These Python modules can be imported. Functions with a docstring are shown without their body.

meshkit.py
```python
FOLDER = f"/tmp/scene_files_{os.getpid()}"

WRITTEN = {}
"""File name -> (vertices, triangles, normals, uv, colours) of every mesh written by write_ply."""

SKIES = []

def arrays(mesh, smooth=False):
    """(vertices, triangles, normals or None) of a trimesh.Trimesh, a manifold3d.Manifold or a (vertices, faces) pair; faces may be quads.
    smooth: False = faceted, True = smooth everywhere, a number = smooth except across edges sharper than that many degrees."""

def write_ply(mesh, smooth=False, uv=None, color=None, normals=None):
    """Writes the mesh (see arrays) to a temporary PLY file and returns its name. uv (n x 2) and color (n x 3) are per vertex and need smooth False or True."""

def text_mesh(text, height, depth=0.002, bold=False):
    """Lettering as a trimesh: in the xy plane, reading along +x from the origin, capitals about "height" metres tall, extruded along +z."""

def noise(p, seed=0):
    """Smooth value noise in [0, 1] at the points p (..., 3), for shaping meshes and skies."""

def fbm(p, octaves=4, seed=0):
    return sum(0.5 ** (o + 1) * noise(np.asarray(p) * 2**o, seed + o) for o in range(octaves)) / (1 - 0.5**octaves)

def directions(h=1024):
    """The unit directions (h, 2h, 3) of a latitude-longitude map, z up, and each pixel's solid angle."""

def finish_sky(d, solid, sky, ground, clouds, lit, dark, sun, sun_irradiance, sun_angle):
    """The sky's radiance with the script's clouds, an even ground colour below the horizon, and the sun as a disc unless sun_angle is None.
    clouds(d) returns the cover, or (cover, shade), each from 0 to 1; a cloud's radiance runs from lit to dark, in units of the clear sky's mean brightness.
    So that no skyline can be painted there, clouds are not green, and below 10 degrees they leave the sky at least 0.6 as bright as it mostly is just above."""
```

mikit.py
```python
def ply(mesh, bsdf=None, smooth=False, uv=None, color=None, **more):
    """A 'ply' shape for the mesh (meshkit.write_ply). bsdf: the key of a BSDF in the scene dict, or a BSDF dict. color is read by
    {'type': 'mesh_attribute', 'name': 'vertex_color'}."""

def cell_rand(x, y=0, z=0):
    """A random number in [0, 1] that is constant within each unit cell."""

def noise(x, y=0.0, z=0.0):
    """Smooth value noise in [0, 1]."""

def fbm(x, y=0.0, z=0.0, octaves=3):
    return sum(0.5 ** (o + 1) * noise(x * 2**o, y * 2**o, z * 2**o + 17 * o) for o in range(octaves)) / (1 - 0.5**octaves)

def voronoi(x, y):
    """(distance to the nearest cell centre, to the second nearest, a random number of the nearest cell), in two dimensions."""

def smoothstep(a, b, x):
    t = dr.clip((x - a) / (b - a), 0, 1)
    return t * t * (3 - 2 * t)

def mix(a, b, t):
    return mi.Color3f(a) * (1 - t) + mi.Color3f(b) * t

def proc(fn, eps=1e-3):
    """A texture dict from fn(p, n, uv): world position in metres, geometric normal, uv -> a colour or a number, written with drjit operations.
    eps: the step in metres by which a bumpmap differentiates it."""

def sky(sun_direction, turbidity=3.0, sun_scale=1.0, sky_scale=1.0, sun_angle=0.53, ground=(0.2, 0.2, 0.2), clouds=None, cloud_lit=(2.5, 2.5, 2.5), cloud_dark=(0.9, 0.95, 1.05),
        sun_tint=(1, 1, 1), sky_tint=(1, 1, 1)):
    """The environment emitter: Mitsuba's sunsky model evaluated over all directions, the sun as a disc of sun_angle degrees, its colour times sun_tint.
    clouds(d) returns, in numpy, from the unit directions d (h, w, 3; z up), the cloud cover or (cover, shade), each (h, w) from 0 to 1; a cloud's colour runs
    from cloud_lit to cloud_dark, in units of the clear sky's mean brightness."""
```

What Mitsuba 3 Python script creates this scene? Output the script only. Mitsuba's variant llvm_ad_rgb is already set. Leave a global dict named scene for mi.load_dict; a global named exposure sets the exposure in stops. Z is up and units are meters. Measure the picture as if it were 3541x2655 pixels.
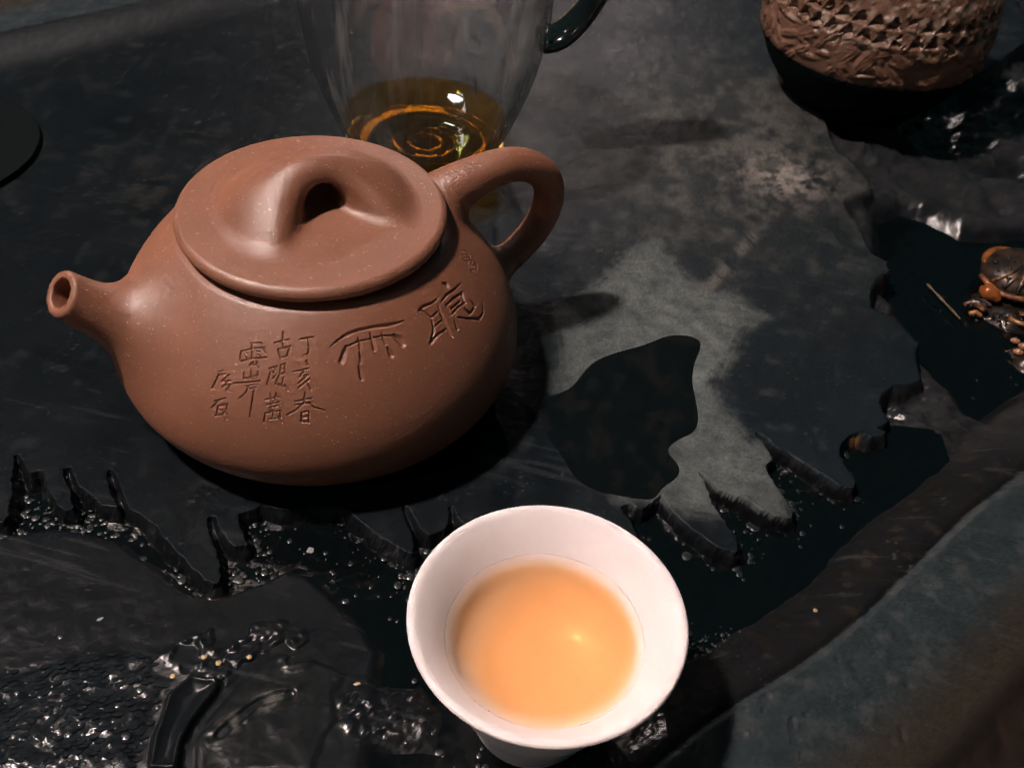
import math
import numpy as np
import trimesh
import mitsuba as mi
import drjit as dr
import mikit
import meshkit
from scipy.ndimage import map_coordinates, gaussian_filter
from scipy.interpolate import CubicSpline, PchipInterpolator
from scipy.spatial import cKDTree

T = mi.ScalarTransform4f
scene, labels = {}, {}
MM = 0.001

# ------------------------------------------------------------------ camera
CAM_Z, PITCH, ROLL = 0.2075, 0.77627404, 0.09766363
_fw = np.array([0, math.cos(PITCH), -math.sin(PITCH)])
_r = np.array([1.0, 0, 0])
_u = np.cross(_r, _fw)
_up = -math.sin(ROLL) * _r + math.cos(ROLL) * _u
_o = np.array([0, 0, CAM_Z])
scene['camera'] = {'type': 'thinlens', 'fov': 52.2048, 'fov_axis': 'x', 'aperture_radius': 0.0005, 'focus_distance': 0.245,
                   'near_clip': 0.01, 'far_clip': 10.0,
                   'to_world': T().look_at(origin=_o.tolist(), target=(_o + _fw).tolist(), up=_up.tolist())}
exposure = 0.4

# ------------------------------------------------------------------ light: lamps on the ceiling of the tea room, an added fill light, and its dim air light
scene['room_air'] = {'type': 'constant', 'radiance': {'type': 'rgb', 'value': [0.009, 0.022, 0.026]}}
LAMPS = [  # azimuth, elevation, distance, radius, radiance
    (189, 65, 1.30, 0.045, (1130, 922, 850)),
    (222, 31, 1.25, 0.030, (80, 65, 59)),  # unseen fill, added to lift the cup wall and lower pot
    (160, 40, 1.35, 0.030, (70, 57, 53)),
    (95, 27, 1.60, 0.014, (950, 800, 750)),
    (86, 23, 1.75, 0.014, (600, 505, 474)),
]
AIM = np.array([-0.02, 0.2, 0.0])
LAMP_DIRS = []
for k, (az, el, dist, rad, col) in enumerate(LAMPS):
    a, e = math.radians(az), math.radians(el)
    d = np.array([math.cos(e) * math.cos(a), math.cos(e) * math.sin(a), math.sin(e)])
    p = AIM + d * dist
    LAMP_DIRS.append(d)
    disc = trimesh.creation.cylinder(radius=rad, height=0.004, sections=32)
    key = 'unseen_lamp' if k == 0 else 'unseen_lamp_%03d' % k
    up = [0, 0, 1]
    scene[key] = mikit.ply(disc, None, False, emitter={'type': 'area', 'radiance': {'type': 'rgb', 'value': list(col)}},
                           to_world=T().look_at(origin=p.tolist(), target=AIM.tolist(), up=up))
    labels[key] = {'label': ['warm round ceiling lamp, the strongest, off to the left', 'unseen warm fill light added low at the front left',
                             'weak round ceiling lamp at the back left', 'low pale round lamp far behind the pitcher', 'lowest pale round lamp, farthest behind the pitcher'][k],
                   'category': 'lamp', 'group': 'lamps above the tea table'}

# ------------------------------------------------------------------ materials
n_, f_, v_, ss, cr, mx = mikit.noise, mikit.fbm, mikit.voronoi, mikit.smoothstep, mikit.cell_rand, mikit.mix
VC = {'type': 'mesh_attribute', 'name': 'vertex_color'}


def clay_color(p, n, uv):
    x, y, z = p.x * 1000, p.y * 1000, p.z * 1000
    base = mx((0.128, 0.049, 0.024), (0.168, 0.067, 0.036), f_(x * 0.09, y * 0.09, z * 0.09, 3))
    grain = n_(x * 3.1, y * 3.1, z * 3.1)
    base = base * (0.90 + 0.20 * grain)
    spk = n_(x * 2.2 + 50, y * 2.2, z * 2.2)
    return mx(base, (0.56, 0.40, 0.30), 0.4 * ss(0.86, 0.95, spk))


def clay_rough(p, n, uv):
    return 0.43 + 0.14 * n_(p.x * 2500, p.y * 2500, p.z * 2500)


def clay_bump(p, n, uv):
    x, y, z = p.x * 1000, p.y * 1000, p.z * 1000
    return 0.00005 * n_(x * 2.6, y * 2.6, z * 2.6) + 0.00006 * n_(x * 1.1, y * 1.1, z * 1.1)


def mist(p, n, uv):
    # dried drips and fog on the glass: upright streaks
    x, y, z = p.x * 1000 + 40.0, p.y * 1000 - 328.0, p.z * 1000
    a = dr.atan2(y, x) * 9.0
    st = f_(a, z * 0.035, 1.0, 4)
    return 0.008 + 0.22 * ss(0.54, 0.80, st) * ss(8, 26, z)


def two(d):
    return {'type': 'twosided', 'bsdf': d}


scene['clay'] = two({'type': 'bumpmap', 'arbitrary': mikit.proc(clay_bump, 1.5e-4), 'scale': 1.0,
                     'bsdf': {'type': 'principled', 'base_color': mikit.proc(clay_color), 'roughness': mikit.proc(clay_rough), 'specular': 0.8}})


def deck_rough(p, n, uv):
    x, y = p.x * 1000, p.y * 1000
    return 0.33 + 0.20 * f_(x * 0.05, y * 0.05, 3.0, 3) - 0.05 * n_(x * 0.9, y * 0.9)


def deck_bump(p, n, uv):
    x, y = p.x * 1000, p.y * 1000
    return 0.00014 * f_(x * 0.35, y * 0.35, 1.0, 3) + 0.00006 * f_(x * 2.0, y * 2.0, 0.0, 2)


def wet_bump(p, n, uv):
    x, y, z = p.x * 1000, p.y * 1000, p.z * 1000
    return 0.00028 * f_(x * 0.5, y * 0.5, z * 0.5, 3)


def wet_rough(p, n, uv):
    x, y = p.x * 1000, p.y * 1000
    return 0.23 + 0.22 * ss(0.45, 0.7, f_(x * 0.08 + 9, y * 0.08, 2.0, 3))


scene['stone_dry'] = two({'type': 'bumpmap', 'arbitrary': mikit.proc(deck_bump, 3e-4), 'scale': 1.0,
                          'bsdf': {'type': 'principled', 'base_color': VC, 'roughness': mikit.proc(deck_rough), 'specular': 0.075}})
scene['stone_wet'] = two({'type': 'bumpmap', 'arbitrary': mikit.proc(wet_bump, 3e-4), 'scale': 1.0,
                          'bsdf': {'type': 'principled', 'base_color': VC, 'roughness': mikit.proc(wet_rough), 'specular': 0.28}})
scene['stone_damp'] = two({'type': 'bumpmap', 'arbitrary': mikit.proc(wet_bump, 3e-4), 'scale': 0.45,
                           'bsdf': {'type': 'principled', 'base_color': VC, 'roughness': 0.27, 'specular': 0.22}})


def film_color(p, n, uv):
    x, y = p.x * 1000, p.y * 1000
    return mx((0.0022, 0.0036, 0.0038), (0.0050, 0.0056, 0.0054), ss(0.42, 0.72, f_(x * 0.3, y * 0.22, 5.0, 4)))


scene['film'] = two({'type': 'bumpmap', 'arbitrary': mikit.proc(deck_bump, 3e-4), 'scale': 0.25,
                     'bsdf': {'type': 'principled', 'base_color': mikit.proc(film_color), 'roughness': 0.12, 'specular': 0.3}})
def ripple(p, n, uv):
    x, y = p.x * 1000, p.y * 1000
    return 0.00045 * f_(x * 0.16, y * 0.2, 0.5, 3)


scene['water_black'] = two({'type': 'bumpmap', 'arbitrary': mikit.proc(ripple, 4e-4), 'scale': 1.0, 'bsdf': {'type': 'principled', 'base_color': {'type': 'rgb', 'value': [0.0012, 0.0022, 0.0025]}, 'roughness': 0.12, 'specular': 0.5}})
scene['drop'] = two({'type': 'principled', 'base_color': {'type': 'rgb', 'value': [0.003, 0.005, 0.005]}, 'roughness': 0.21, 'specular': 1.0, 'clearcoat': 1.0, 'clearcoat_gloss': 0.8})
scene['caustic_pale'] = two({'type': 'principled', 'base_color': {'type': 'rgb', 'value': [0.80, 0.80, 0.78]}, 'roughness': 0.4})  # pale finish standing in for light gathered in the glass foot
scene['porcelain'] = two({'type': 'principled', 'base_color': {'type': 'rgb', 'value': [0.68, 0.622, 0.61]}, 'roughness': 0.34, 'specular': 0.08, 'clearcoat': 0.2, 'clearcoat_gloss': 0.97})
scene['glass_thin'] = {'type': 'thindielectric', 'int_ior': 1.5}
scene['glass_solid'] = {'type': 'dielectric', 'int_ior': 1.5}
scene['stone_matte'] = two({'type': 'bumpmap', 'arbitrary': mikit.proc(deck_bump, 3e-4), 'scale': 1.6,
                            'bsdf': {'type': 'principled', 'base_color': VC, 'roughness': 0.6, 'specular': 0.06}})
scene['matte_black'] = two({'type': 'principled', 'base_color': {'type': 'rgb', 'value': [0.0016, 0.0032, 0.0036]}, 'roughness': 0.7, 'specular': 0.06})
scene['handle_glass'] = two({'type': 'principled', 'base_color': {'type': 'rgb', 'value': [0.004, 0.007, 0.007]}, 'roughness': 0.12, 'specular': 0.6})
scene['glass_misted'] = {'type': 'blendbsdf', 'weight': mikit.proc(mist), 'bsdf_0': {'type': 'thindielectric', 'int_ior': 1.5, 'specular_reflectance': 0.8},
                         'bsdf_1': two({'type': 'principled', 'base_color': {'type': 'rgb', 'value': [0.30, 0.32, 0.32]}, 'roughness': 0.5})}


def wood_color(p, n, uv):
    x, y = p.x * 1000, p.y * 1000
    return mx((0.45, 0.30, 0.20), (0.62, 0.45, 0.33), f_(x * 0.01, y * 0.12, 0.0, 3))


scene['pale_wood'] = two({'type': 'principled', 'base_color': mikit.proc(wood_color), 'roughness': 0.5})


# ------------------------------------------------------------------ mesh helpers
def put(key, v, f, bsdf, n=None, color=None, label=None, cat=None, group=None, kind=None, **more):
    path = meshkit.write_ply((np.asarray(v, float), np.asarray(f, int)), False, None, color, normals=n)
    scene[key] = {'type': 'ply', 'filename': path, 'face_normals': n is None, 'bsdf': {'type': 'ref', 'id': bsdf}, **more}
    say(key, label, cat, group, kind)


def say(key, label=None, cat=None, group=None, kind=None):
    d = {k: v for k, v in (('label', label), ('category', cat), ('group', group), ('kind', kind)) if v}
    if d:
        labels[key] = {**labels.get(key, {}), **d}


def normals(v, f):
    n = np.zeros_like(v)
    fn = np.cross(v[f[:, 1]] - v[f[:, 0]], v[f[:, 2]] - v[f[:, 0]])
    for k in range(3):
        np.add.at(n, f[:, k], fn)
    return n / np.maximum(np.linalg.norm(n, axis=1, keepdims=True), 1e-20)


def compact(v, f, *arr):
    used, inv = np.unique(f, return_inverse=True)
    return (v[used], inv.reshape(-1, 3), *[a[used] for a in arr])


def smin(a, b, k):
    h = np.maximum(k - np.abs(a - b), 0) / k
    return np.minimum(a, b) - h * h * k / 4


def smax(a, b, k):
    return -smin(-a, -b, k)


def chain(p, pts, rad):
    """Distance to a bent tapering tube."""
    pts, rad = np.asarray(pts, float), np.asarray(rad, float)
    best = np.full(len(p), 1e9)
    for a, b, ra, rb in zip(pts[:-1], pts[1:], rad[:-1], rad[1:]):
        ab = b - a
        t = np.clip(((p - a) @ ab) / (ab @ ab), 0, 1)
        d = np.linalg.norm(p - a - t[:, None] * ab, axis=1) - (ra + (rb - ra) * t)
        best = np.minimum(best, d)
    return best


def curve(pts, n):
    pts = np.asarray(pts, float)
    t = np.r_[0, np.cumsum(np.linalg.norm(np.diff(pts, axis=0), axis=1))]
    return CubicSpline(t, pts)(np.linspace(0, t[-1], n))


def grad(fn, v, e=0.05):
    g = np.stack([fn(v + np.eye(3)[k] * e) - fn(v - np.eye(3)[k] * e) for k in range(3)], 1) / (2 * e)
    return g


def surface_nets(fn, lo, hi, h, steps=3):
    """The zero surface of fn (millimetres) as a mesh, its vertices moved onto the surface."""
    lo = np.asarray(lo, float)
    n = np.ceil((np.asarray(hi) - lo) / h).astype(int) + 1
    ax = [lo[k] + h * np.arange(n[k]) for k in range(3)]
    g = np.stack(np.meshgrid(*ax, indexing='ij'), -1).reshape(-1, 3)
    vol = np.concatenate([fn(c) for c in np.array_split(g, max(1, len(g) // 400000))]).reshape(n)
    s = vol < 0
    acc, cnt = np.zeros((*(n - 1), 3)), np.zeros(n - 1)
    idx = np.stack(np.meshgrid(*[np.arange(k - 1) for k in n], indexing='ij'), -1)
    corners = [(a, b, c) for a in (0, 1) for b in (0, 1) for c in (0, 1)]

    def at(c, arr):
        return arr[c[0]:n[0] - 1 + c[0], c[1]:n[1] - 1 + c[1], c[2]:n[2] - 1 + c[2]]
    for c in corners:
        for k in range(3):
            if c[k] == 0:
                d = list(c); d[k] = 1
                v0, v1 = at(c, vol), at(d, vol)
                m = (v0 < 0) != (v1 < 0)
                t = np.where(m, v0 / np.where(m, v0 - v1, 1), 0)
                for j in range(3):
                    acc[..., j] += np.where(m, c[j] + (t if j == k else 0), 0)
                cnt += m
    cell = cnt > 0
    ids = np.full(n - 1, -1)
    ids[cell] = np.arange(cell.sum())
    v = lo + h * (idx[cell] + acc[cell] / cnt[cell][:, None])
    faces = []
    for k in range(3):
        a, b = (k + 1) % 3, (k + 2) % 3
        sl0 = [slice(1, -1)] * 3; sl1 = [slice(1, -1)] * 3
        sl0[k], sl1[k] = slice(0, -1), slice(1, None)
        s0, s1 = s[tuple(sl0)], s[tuple(sl1)]
        e = np.argwhere(s0 != s1)
        inside = s0[tuple(e.T)]
        base = e.copy(); base[:, a] += 1; base[:, b] += 1

        def q(da, db):
            i = base.copy(); i[:, a] -= da; i[:, b] -= db
            return ids[tuple(i.T)]
        quad = np.stack([q(1, 1), q(0, 1), q(0, 0), q(1, 0)], 1)
        quad[~inside] = quad[~inside][:, ::-1]
        faces.append(quad)
    quad = np.vstack(faces)
    quad = quad[(quad >= 0).all(1)]
    f = np.vstack([quad[:, [0, 1, 2]], quad[:, [0, 2, 3]]])
    for _ in range(steps):
        gr = grad(fn, v)
        d = fn(v)
        v = v - np.clip(d / np.maximum((gr * gr).sum(1), 0.05), -0.6 * h, 0.6 * h)[:, None] * gr
    gr = grad(fn, v)
    return v, f, gr / np.maximum(np.linalg.norm(gr, axis=1, keepdims=True), 1e-9)


def split_edges(v, f, pick):
    """Splits the edges between picked vertices in two, without cracks."""
    e = np.sort(np.vstack([f[:, [0, 1]], f[:, [1, 2]], f[:, [2, 0]]]), 1)
    u, inv = np.unique(e, axis=0, return_inverse=True)
    inv = inv.ravel()
    m = pick[u].any(1)
    new = np.full(len(u), -1)
    new[m] = len(v) + np.arange(m.sum())
    v2 = np.vstack([v, (v[u[m, 0]] + v[u[m, 1]]) / 2])
    mid = new[inv].reshape(3, -1).T
    k = (mid >= 0).sum(1)
    outf = [f[k == 0]]
    g, mm = f[k == 3], mid[k == 3]
    outf += [np.stack([g[:, 0], mm[:, 0], mm[:, 2]], 1), np.stack([mm[:, 0], g[:, 1], mm[:, 1]], 1), np.stack([mm[:, 2], mm[:, 1], g[:, 2]], 1), mm]
    for r in range(3):
        sel = (k == 1) & (mid[:, r] >= 0)
        g, mm = f[sel], mid[sel][:, r]
        a, b, c = g[:, r], g[:, (r + 1) % 3], g[:, (r + 2) % 3]
        outf += [np.stack([a, mm, c], 1), np.stack([mm, b, c], 1)]
        sel = (k == 2) & (mid[:, r] < 0)
        g, md = f[sel], mid[sel]
        a, b, c = g[:, r], g[:, (r + 1) % 3], g[:, (r + 2) % 3]
        m1, m2 = md[:, (r + 1) % 3], md[:, (r + 2) % 3]
        outf += [np.stack([a, b, m1], 1), np.stack([a, m1, m2], 1), np.stack([m2, m1, c], 1)]
    return v2, np.vstack(outf)


def lathe(prof, seg=96):
    """A closed or open profile of (r, z) turned about z."""
    prof = np.asarray(prof, float)
    a = np.linspace(0, 2 * np.pi, seg, endpoint=False)
    v = np.stack([prof[:, None, 0] * np.cos(a), prof[:, None, 0] * np.sin(a), np.broadcast_to(prof[:, None, 1], (len(prof), seg))], -1).reshape(-1, 3)
    i, j = np.meshgrid(np.arange(len(prof) - 1), np.arange(seg), indexing='ij')
    k = (j + 1) % seg
    q = np.stack([i * seg + j, i * seg + k, (i + 1) * seg + k, (i + 1) * seg + j], -1).reshape(-1, 4)
    f = np.vstack([q[:, [0, 1, 2]], q[:, [0, 2, 3]]])
    area = np.linalg.norm(np.cross(v[f[:, 1]] - v[f[:, 0]], v[f[:, 2]] - v[f[:, 0]]), axis=1)
    return v, f[area > 1e-14]


def smooth_profile(pts, n):
    pts = np.asarray(pts, float)
    t = np.r_[0, np.cumsum(np.linalg.norm(np.diff(pts, axis=0), axis=1))]
    return PchipInterpolator(t, pts)(np.linspace(0, t[-1], n))


def seg_sdf(p, poly, closed=True, dist_only=False):
    """Signed distance in the plane: negative inside the polygon."""
    poly = np.asarray(poly, float)
    a, b = (poly, np.roll(poly, -1, 0)) if closed else (poly[:-1], poly[1:])
    best, ins = np.full(len(p), 1e9), np.zeros(len(p), bool)
    x, y = p[:, 0], p[:, 1]
    for (ax, ay), (bx, by) in zip(a, b):
        dx, dy = bx - ax, by - ay
        t = np.clip(((x - ax) * dx + (y - ay) * dy) / max(dx * dx + dy * dy, 1e-12), 0, 1)
        best = np.minimum(best, (x - ax - t * dx) ** 2 + (y - ay - t * dy) ** 2)
        if closed and ay != by:
            c = ((ay > y) != (by > y)) & (x < dx * (y - ay) / dy + ax)
            ins ^= c
    best = np.sqrt(best)
    return best if dist_only or not closed else np.where(ins, -best, best)


def sstep(a, b, x):
    t = np.clip((x - a) / (b - a), 0, 1)
    return t * t * (3 - 2 * t)


def fb(x, y, s, o=4, seed=0):
    return meshkit.fbm(np.stack([np.asarray(x) * s, np.asarray(y) * s, np.full(np.shape(x), 3.7)], -1), o, seed)


# ------------------------------------------------------------------ traced outlines, world millimetres
DECK_EDGE=[(-124.9,147.6),(-120.7,146.9),(-117.8,147.0),(-117.7,149.7),(-119.4,155.8),(-122.1,163.3),(-124.0,168.5),(-122.9,167.9),(-120.1,164.6),(-117.6,162.2),(-116.4,163.7),(-114.8,163.6),(-112.8,159.2),(-108.6,154.6),(-105.6,152.2),(-103.0,152.8),(-106.0,158.8),(-109.0,163.0),(-110.3,165.6),(-109.1,165.8),(-105.0,160.2),(-101.3,157.8),(-99.4,156.4),(-97.8,155.0),(-92.8,154.7),(-93.2,156.2),(-96.2,159.4),(-98.4,163.7),(-99.4,166.2),(-98.2,166.1),(-94.7,160.9),(-91.8,156.1),(-90.1,154.7),(-87.5,153.5),(-84.3,151.4),(-80.2,147.6),(-76.9,144.5),(-73.2,141.7),(-70.0,138.9),(-67.0,136.7),(-64.3,135.6),(-63.0,136.2),(-62.8,138.6),(-64.4,141.9),(-66.1,145.7),(-68.7,149.6),(-70.9,154.9),(-69.5,154.5),(-67.1,151.1),(-64.3,147.8),(-62.0,146.5),(-60.0,147.1),(-59.0,148.1),(-60.2,150.1),(-62.6,153.5),(-63.1,156.5),(-58.8,159.6),(-52.6,158.8),(-46.1,161.2),(-39.6,161.0),(-37.8,160.8),(-34.5,157.8),(-30.8,154.8),(-27.4,153.0),(-23.0,150.5),(-20.1,149.4),(-19.3,150.1),(-20.4,155.0),(-23.1,160.9),(-24.3,163.7),(-23.4,163.5),(-22.0,161.6),(-20.4,158.4),(-18.9,156.8),(-16.9,155.8),(-15.2,156.4),(-13.5,157.5),(-12.5,158.8),(-12.1,161.7),(-12.6,165.5),(-11.8,164.7),(-10.3,161.3),(-8.3,159.9),(-2.9,161.1),(3.7,159.6),(12.9,159.0),(22.0,159.0),(28.9,161.0),(34.0,161.0),(35.4,161.7),(34.7,164.0),(33.1,167.3),(31.3,170.6),(32.7,171.7),(34.6,170.4),(36.5,170.4),(41.2,175.6),(44.1,170.5),(47.8,166.1),(51.0,163.7),(54.7,160.7),(58.9,159.2),(60.5,160.2),(60.4,163.5),(58.5,167.4),(56.5,171.4),(54.6,176.2),(53.3,182.0),(51.5,185.3),(52.9,184.6),(55.5,180.7),(58.2,178.8),(62.7,177.2),(67.0,174.1),(70.2,172.7),(73.5,172.0),(75.3,173.0),(75.8,174.5),(75.2,176.6),(72.9,181.4),(71.1,185.7),(70.0,189.5),(72.6,192.9),(70.6,197.9),(68.5,201.7),(70.9,200.2),(72.9,197.0),(76.9,195.1),(79.6,192.7),(82.8,190.3),(84.9,188.3),(88.0,185.6),(90.8,184.6),(93.0,184.4),(94.1,187.2),(92.0,192.3),(91.2,197.0),(92.5,201.2),(95.1,204.0),(97.7,205.2),(100.6,203.9),(105.1,205.4),(106.1,207.2),(104.5,208.4),(107.6,211.6),(106.1,218.3),(108.2,222.9),(111.9,226.3),(116.2,226.9),(120.6,229.8),(121.0,235.1),(121.5,241.3),(123.8,247.2),(121.2,251.7),(119.8,255.6),(116.1,259.3),(111.6,262.0),(112.9,271.0),(116.0,276.9),(121.2,281.4),(121.5,288.0),(116.8,291.1),(115.5,300.8),(115.1,308.9),(112.8,313.8),(111.8,321.6),(117.8,325.5),(124.2,330.9),(122.9,339.0),(119.6,349.6),(114.4,356.0),(113.7,368.9),(113.7,382.5),(116.6,390.2)]
TERRACE=[(-126.7,145.7),(-121.0,146.4),(-115.8,147.0),(-111.9,148.4),(-107.5,149.9),(-101.4,149.7),(-96.0,148.5),(-89.7,147.7),(-83.5,143.7),(-76.4,139.8),(-72.1,136.9),(-68.4,135.6),(-61.4,136.4),(-55.0,140.0),(-50.1,144.1),(-43.6,143.6),(-34.9,136.6),(-29.3,131.7),(-23.4,124.4)]
FIN=[(-63.3,113.2),(-57.1,113.1),(-56.4,111.5),(-57.1,108.5),(-58.4,105.1),(-59.9,101.3),(-60.4,98.5),(-60.1,94.2),(-59.8,91.6),(-66.0,91.0),(-66.9,97.8),(-66.8,101.5),(-67.0,108.0)]
SLAB=[(-55.5,111.7),(-51.5,117.0),(-45.8,121.7),(-38.5,122.0),(-28.6,118.0),(-30.7,112.4),(-28.3,106.0),(-31.0,102.0),(-30.9,93.2),(-57.0,90.6),(-59.3,97.3),(-58.3,102.9)]
SCALED=[(-110.1,108.0),(-104.8,111.1),(-97.3,114.3),(-89.3,116.7),(-81.3,119.7),(-76.1,120.2),(-72.5,119.1),(-70.3,114.8),(-64.0,113.0),(-67.3,107.9),(-67.4,102.7),(-67.4,97.3),(-66.8,88.8),(-100.1,85.4)]
KNOBS=[(-32.9,112.1),(-26.4,115.7),(-18.5,116.6),(-13.2,117.6),(-8.0,111.4),(-7.7,101.3),(-15.4,101.4),(-24.0,101.8),(-29.4,105.4)]
PITTED=[(-71.9,117.3),(-66.3,123.1),(-59.0,128.7),(-48.5,129.8),(-42.5,127.8),(-37.1,124.2),(-45.9,122.2),(-51.6,117.5),(-56.0,112.1),(-63.7,114.2)]
PUDDLE=[(54.6,237.7),(48.1,239.1),(40.1,234.6),(31.4,229.5),(23.7,224.0),(19.6,217.4),(15.6,210.9),(9.7,206.0),(8.7,200.8),(10.6,193.4),(15.7,184.7),(18.9,179.0),(24.2,175.3),(31.0,174.2),(35.1,173.8),(39.4,174.6),(41.6,178.0),(45.6,182.4),(46.2,186.6),(43.7,191.4),(45.0,194.2),(51.2,199.9),(52.6,207.9),(51.8,218.3),(53.6,229.6)]
RESIDUE_LIT=[(11.5,243.0),(18.8,253.8),(26.0,263.6),(36.5,279.0),(42.4,286.3),(48.8,276.3),(53.1,267.8),(58.4,262.8),(69.3,260.1),(76.8,252.8),(67.8,243.3),(63.4,232.2),(58.2,219.2),(59.9,208.9),(67.0,197.7),(72.9,193.1),(72.8,185.9),(75.0,172.5),(61.4,169.9),(42.1,171.3),(31.0,173.7),(18.7,188.1),(15.9,202.9),(13.2,210.5),(14.0,222.7)]
POOL=[(124.2,326.6),(136.9,336.0),(148.9,330.6),(157.7,321.3),(202.9,328.5),(169.5,222.2),(150.0,215.1),(135.0,224.8),(125.9,244.9),(122.2,269.3),(119.9,284.0)]
RIM_FRONT=[(139.1,193.4),(119.0,175.2),(107.1,162.1),(97.1,152.5),(82.7,138.7),(71.2,128.3),(61.6,120.7),(52.9,114.6),(44.0,106.5),(36.4,97.0)]
RIM_OUT=[(130.8,161.1),(115.4,144.2),(101.4,128.4),(86.5,114.6),(75.5,104.7)]
RIM_BACK=[(-209.8,367.7),(-196.3,379.2),(-181.2,391.4),(-160.7,412.0)]
PALE=[(-224.0,397.5),(-206.8,415.0)]
RIDGES1=[(-53.8,100.6),(-51.6,103.6),(-49.3,106.6),(-47.2,108.7),(-44.1,110.5),(-41.2,111.3)]
RIDGES2=[(-43.0,119.5),(-38.3,121.0),(-32.6,119.6),(-28.1,117.6)]
STICK=[(138.6,287.1),(145.1,272.5)]
SMEAR=[(76.2,293.4),(62.6,269.3),(58.3,261.3)]
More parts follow.
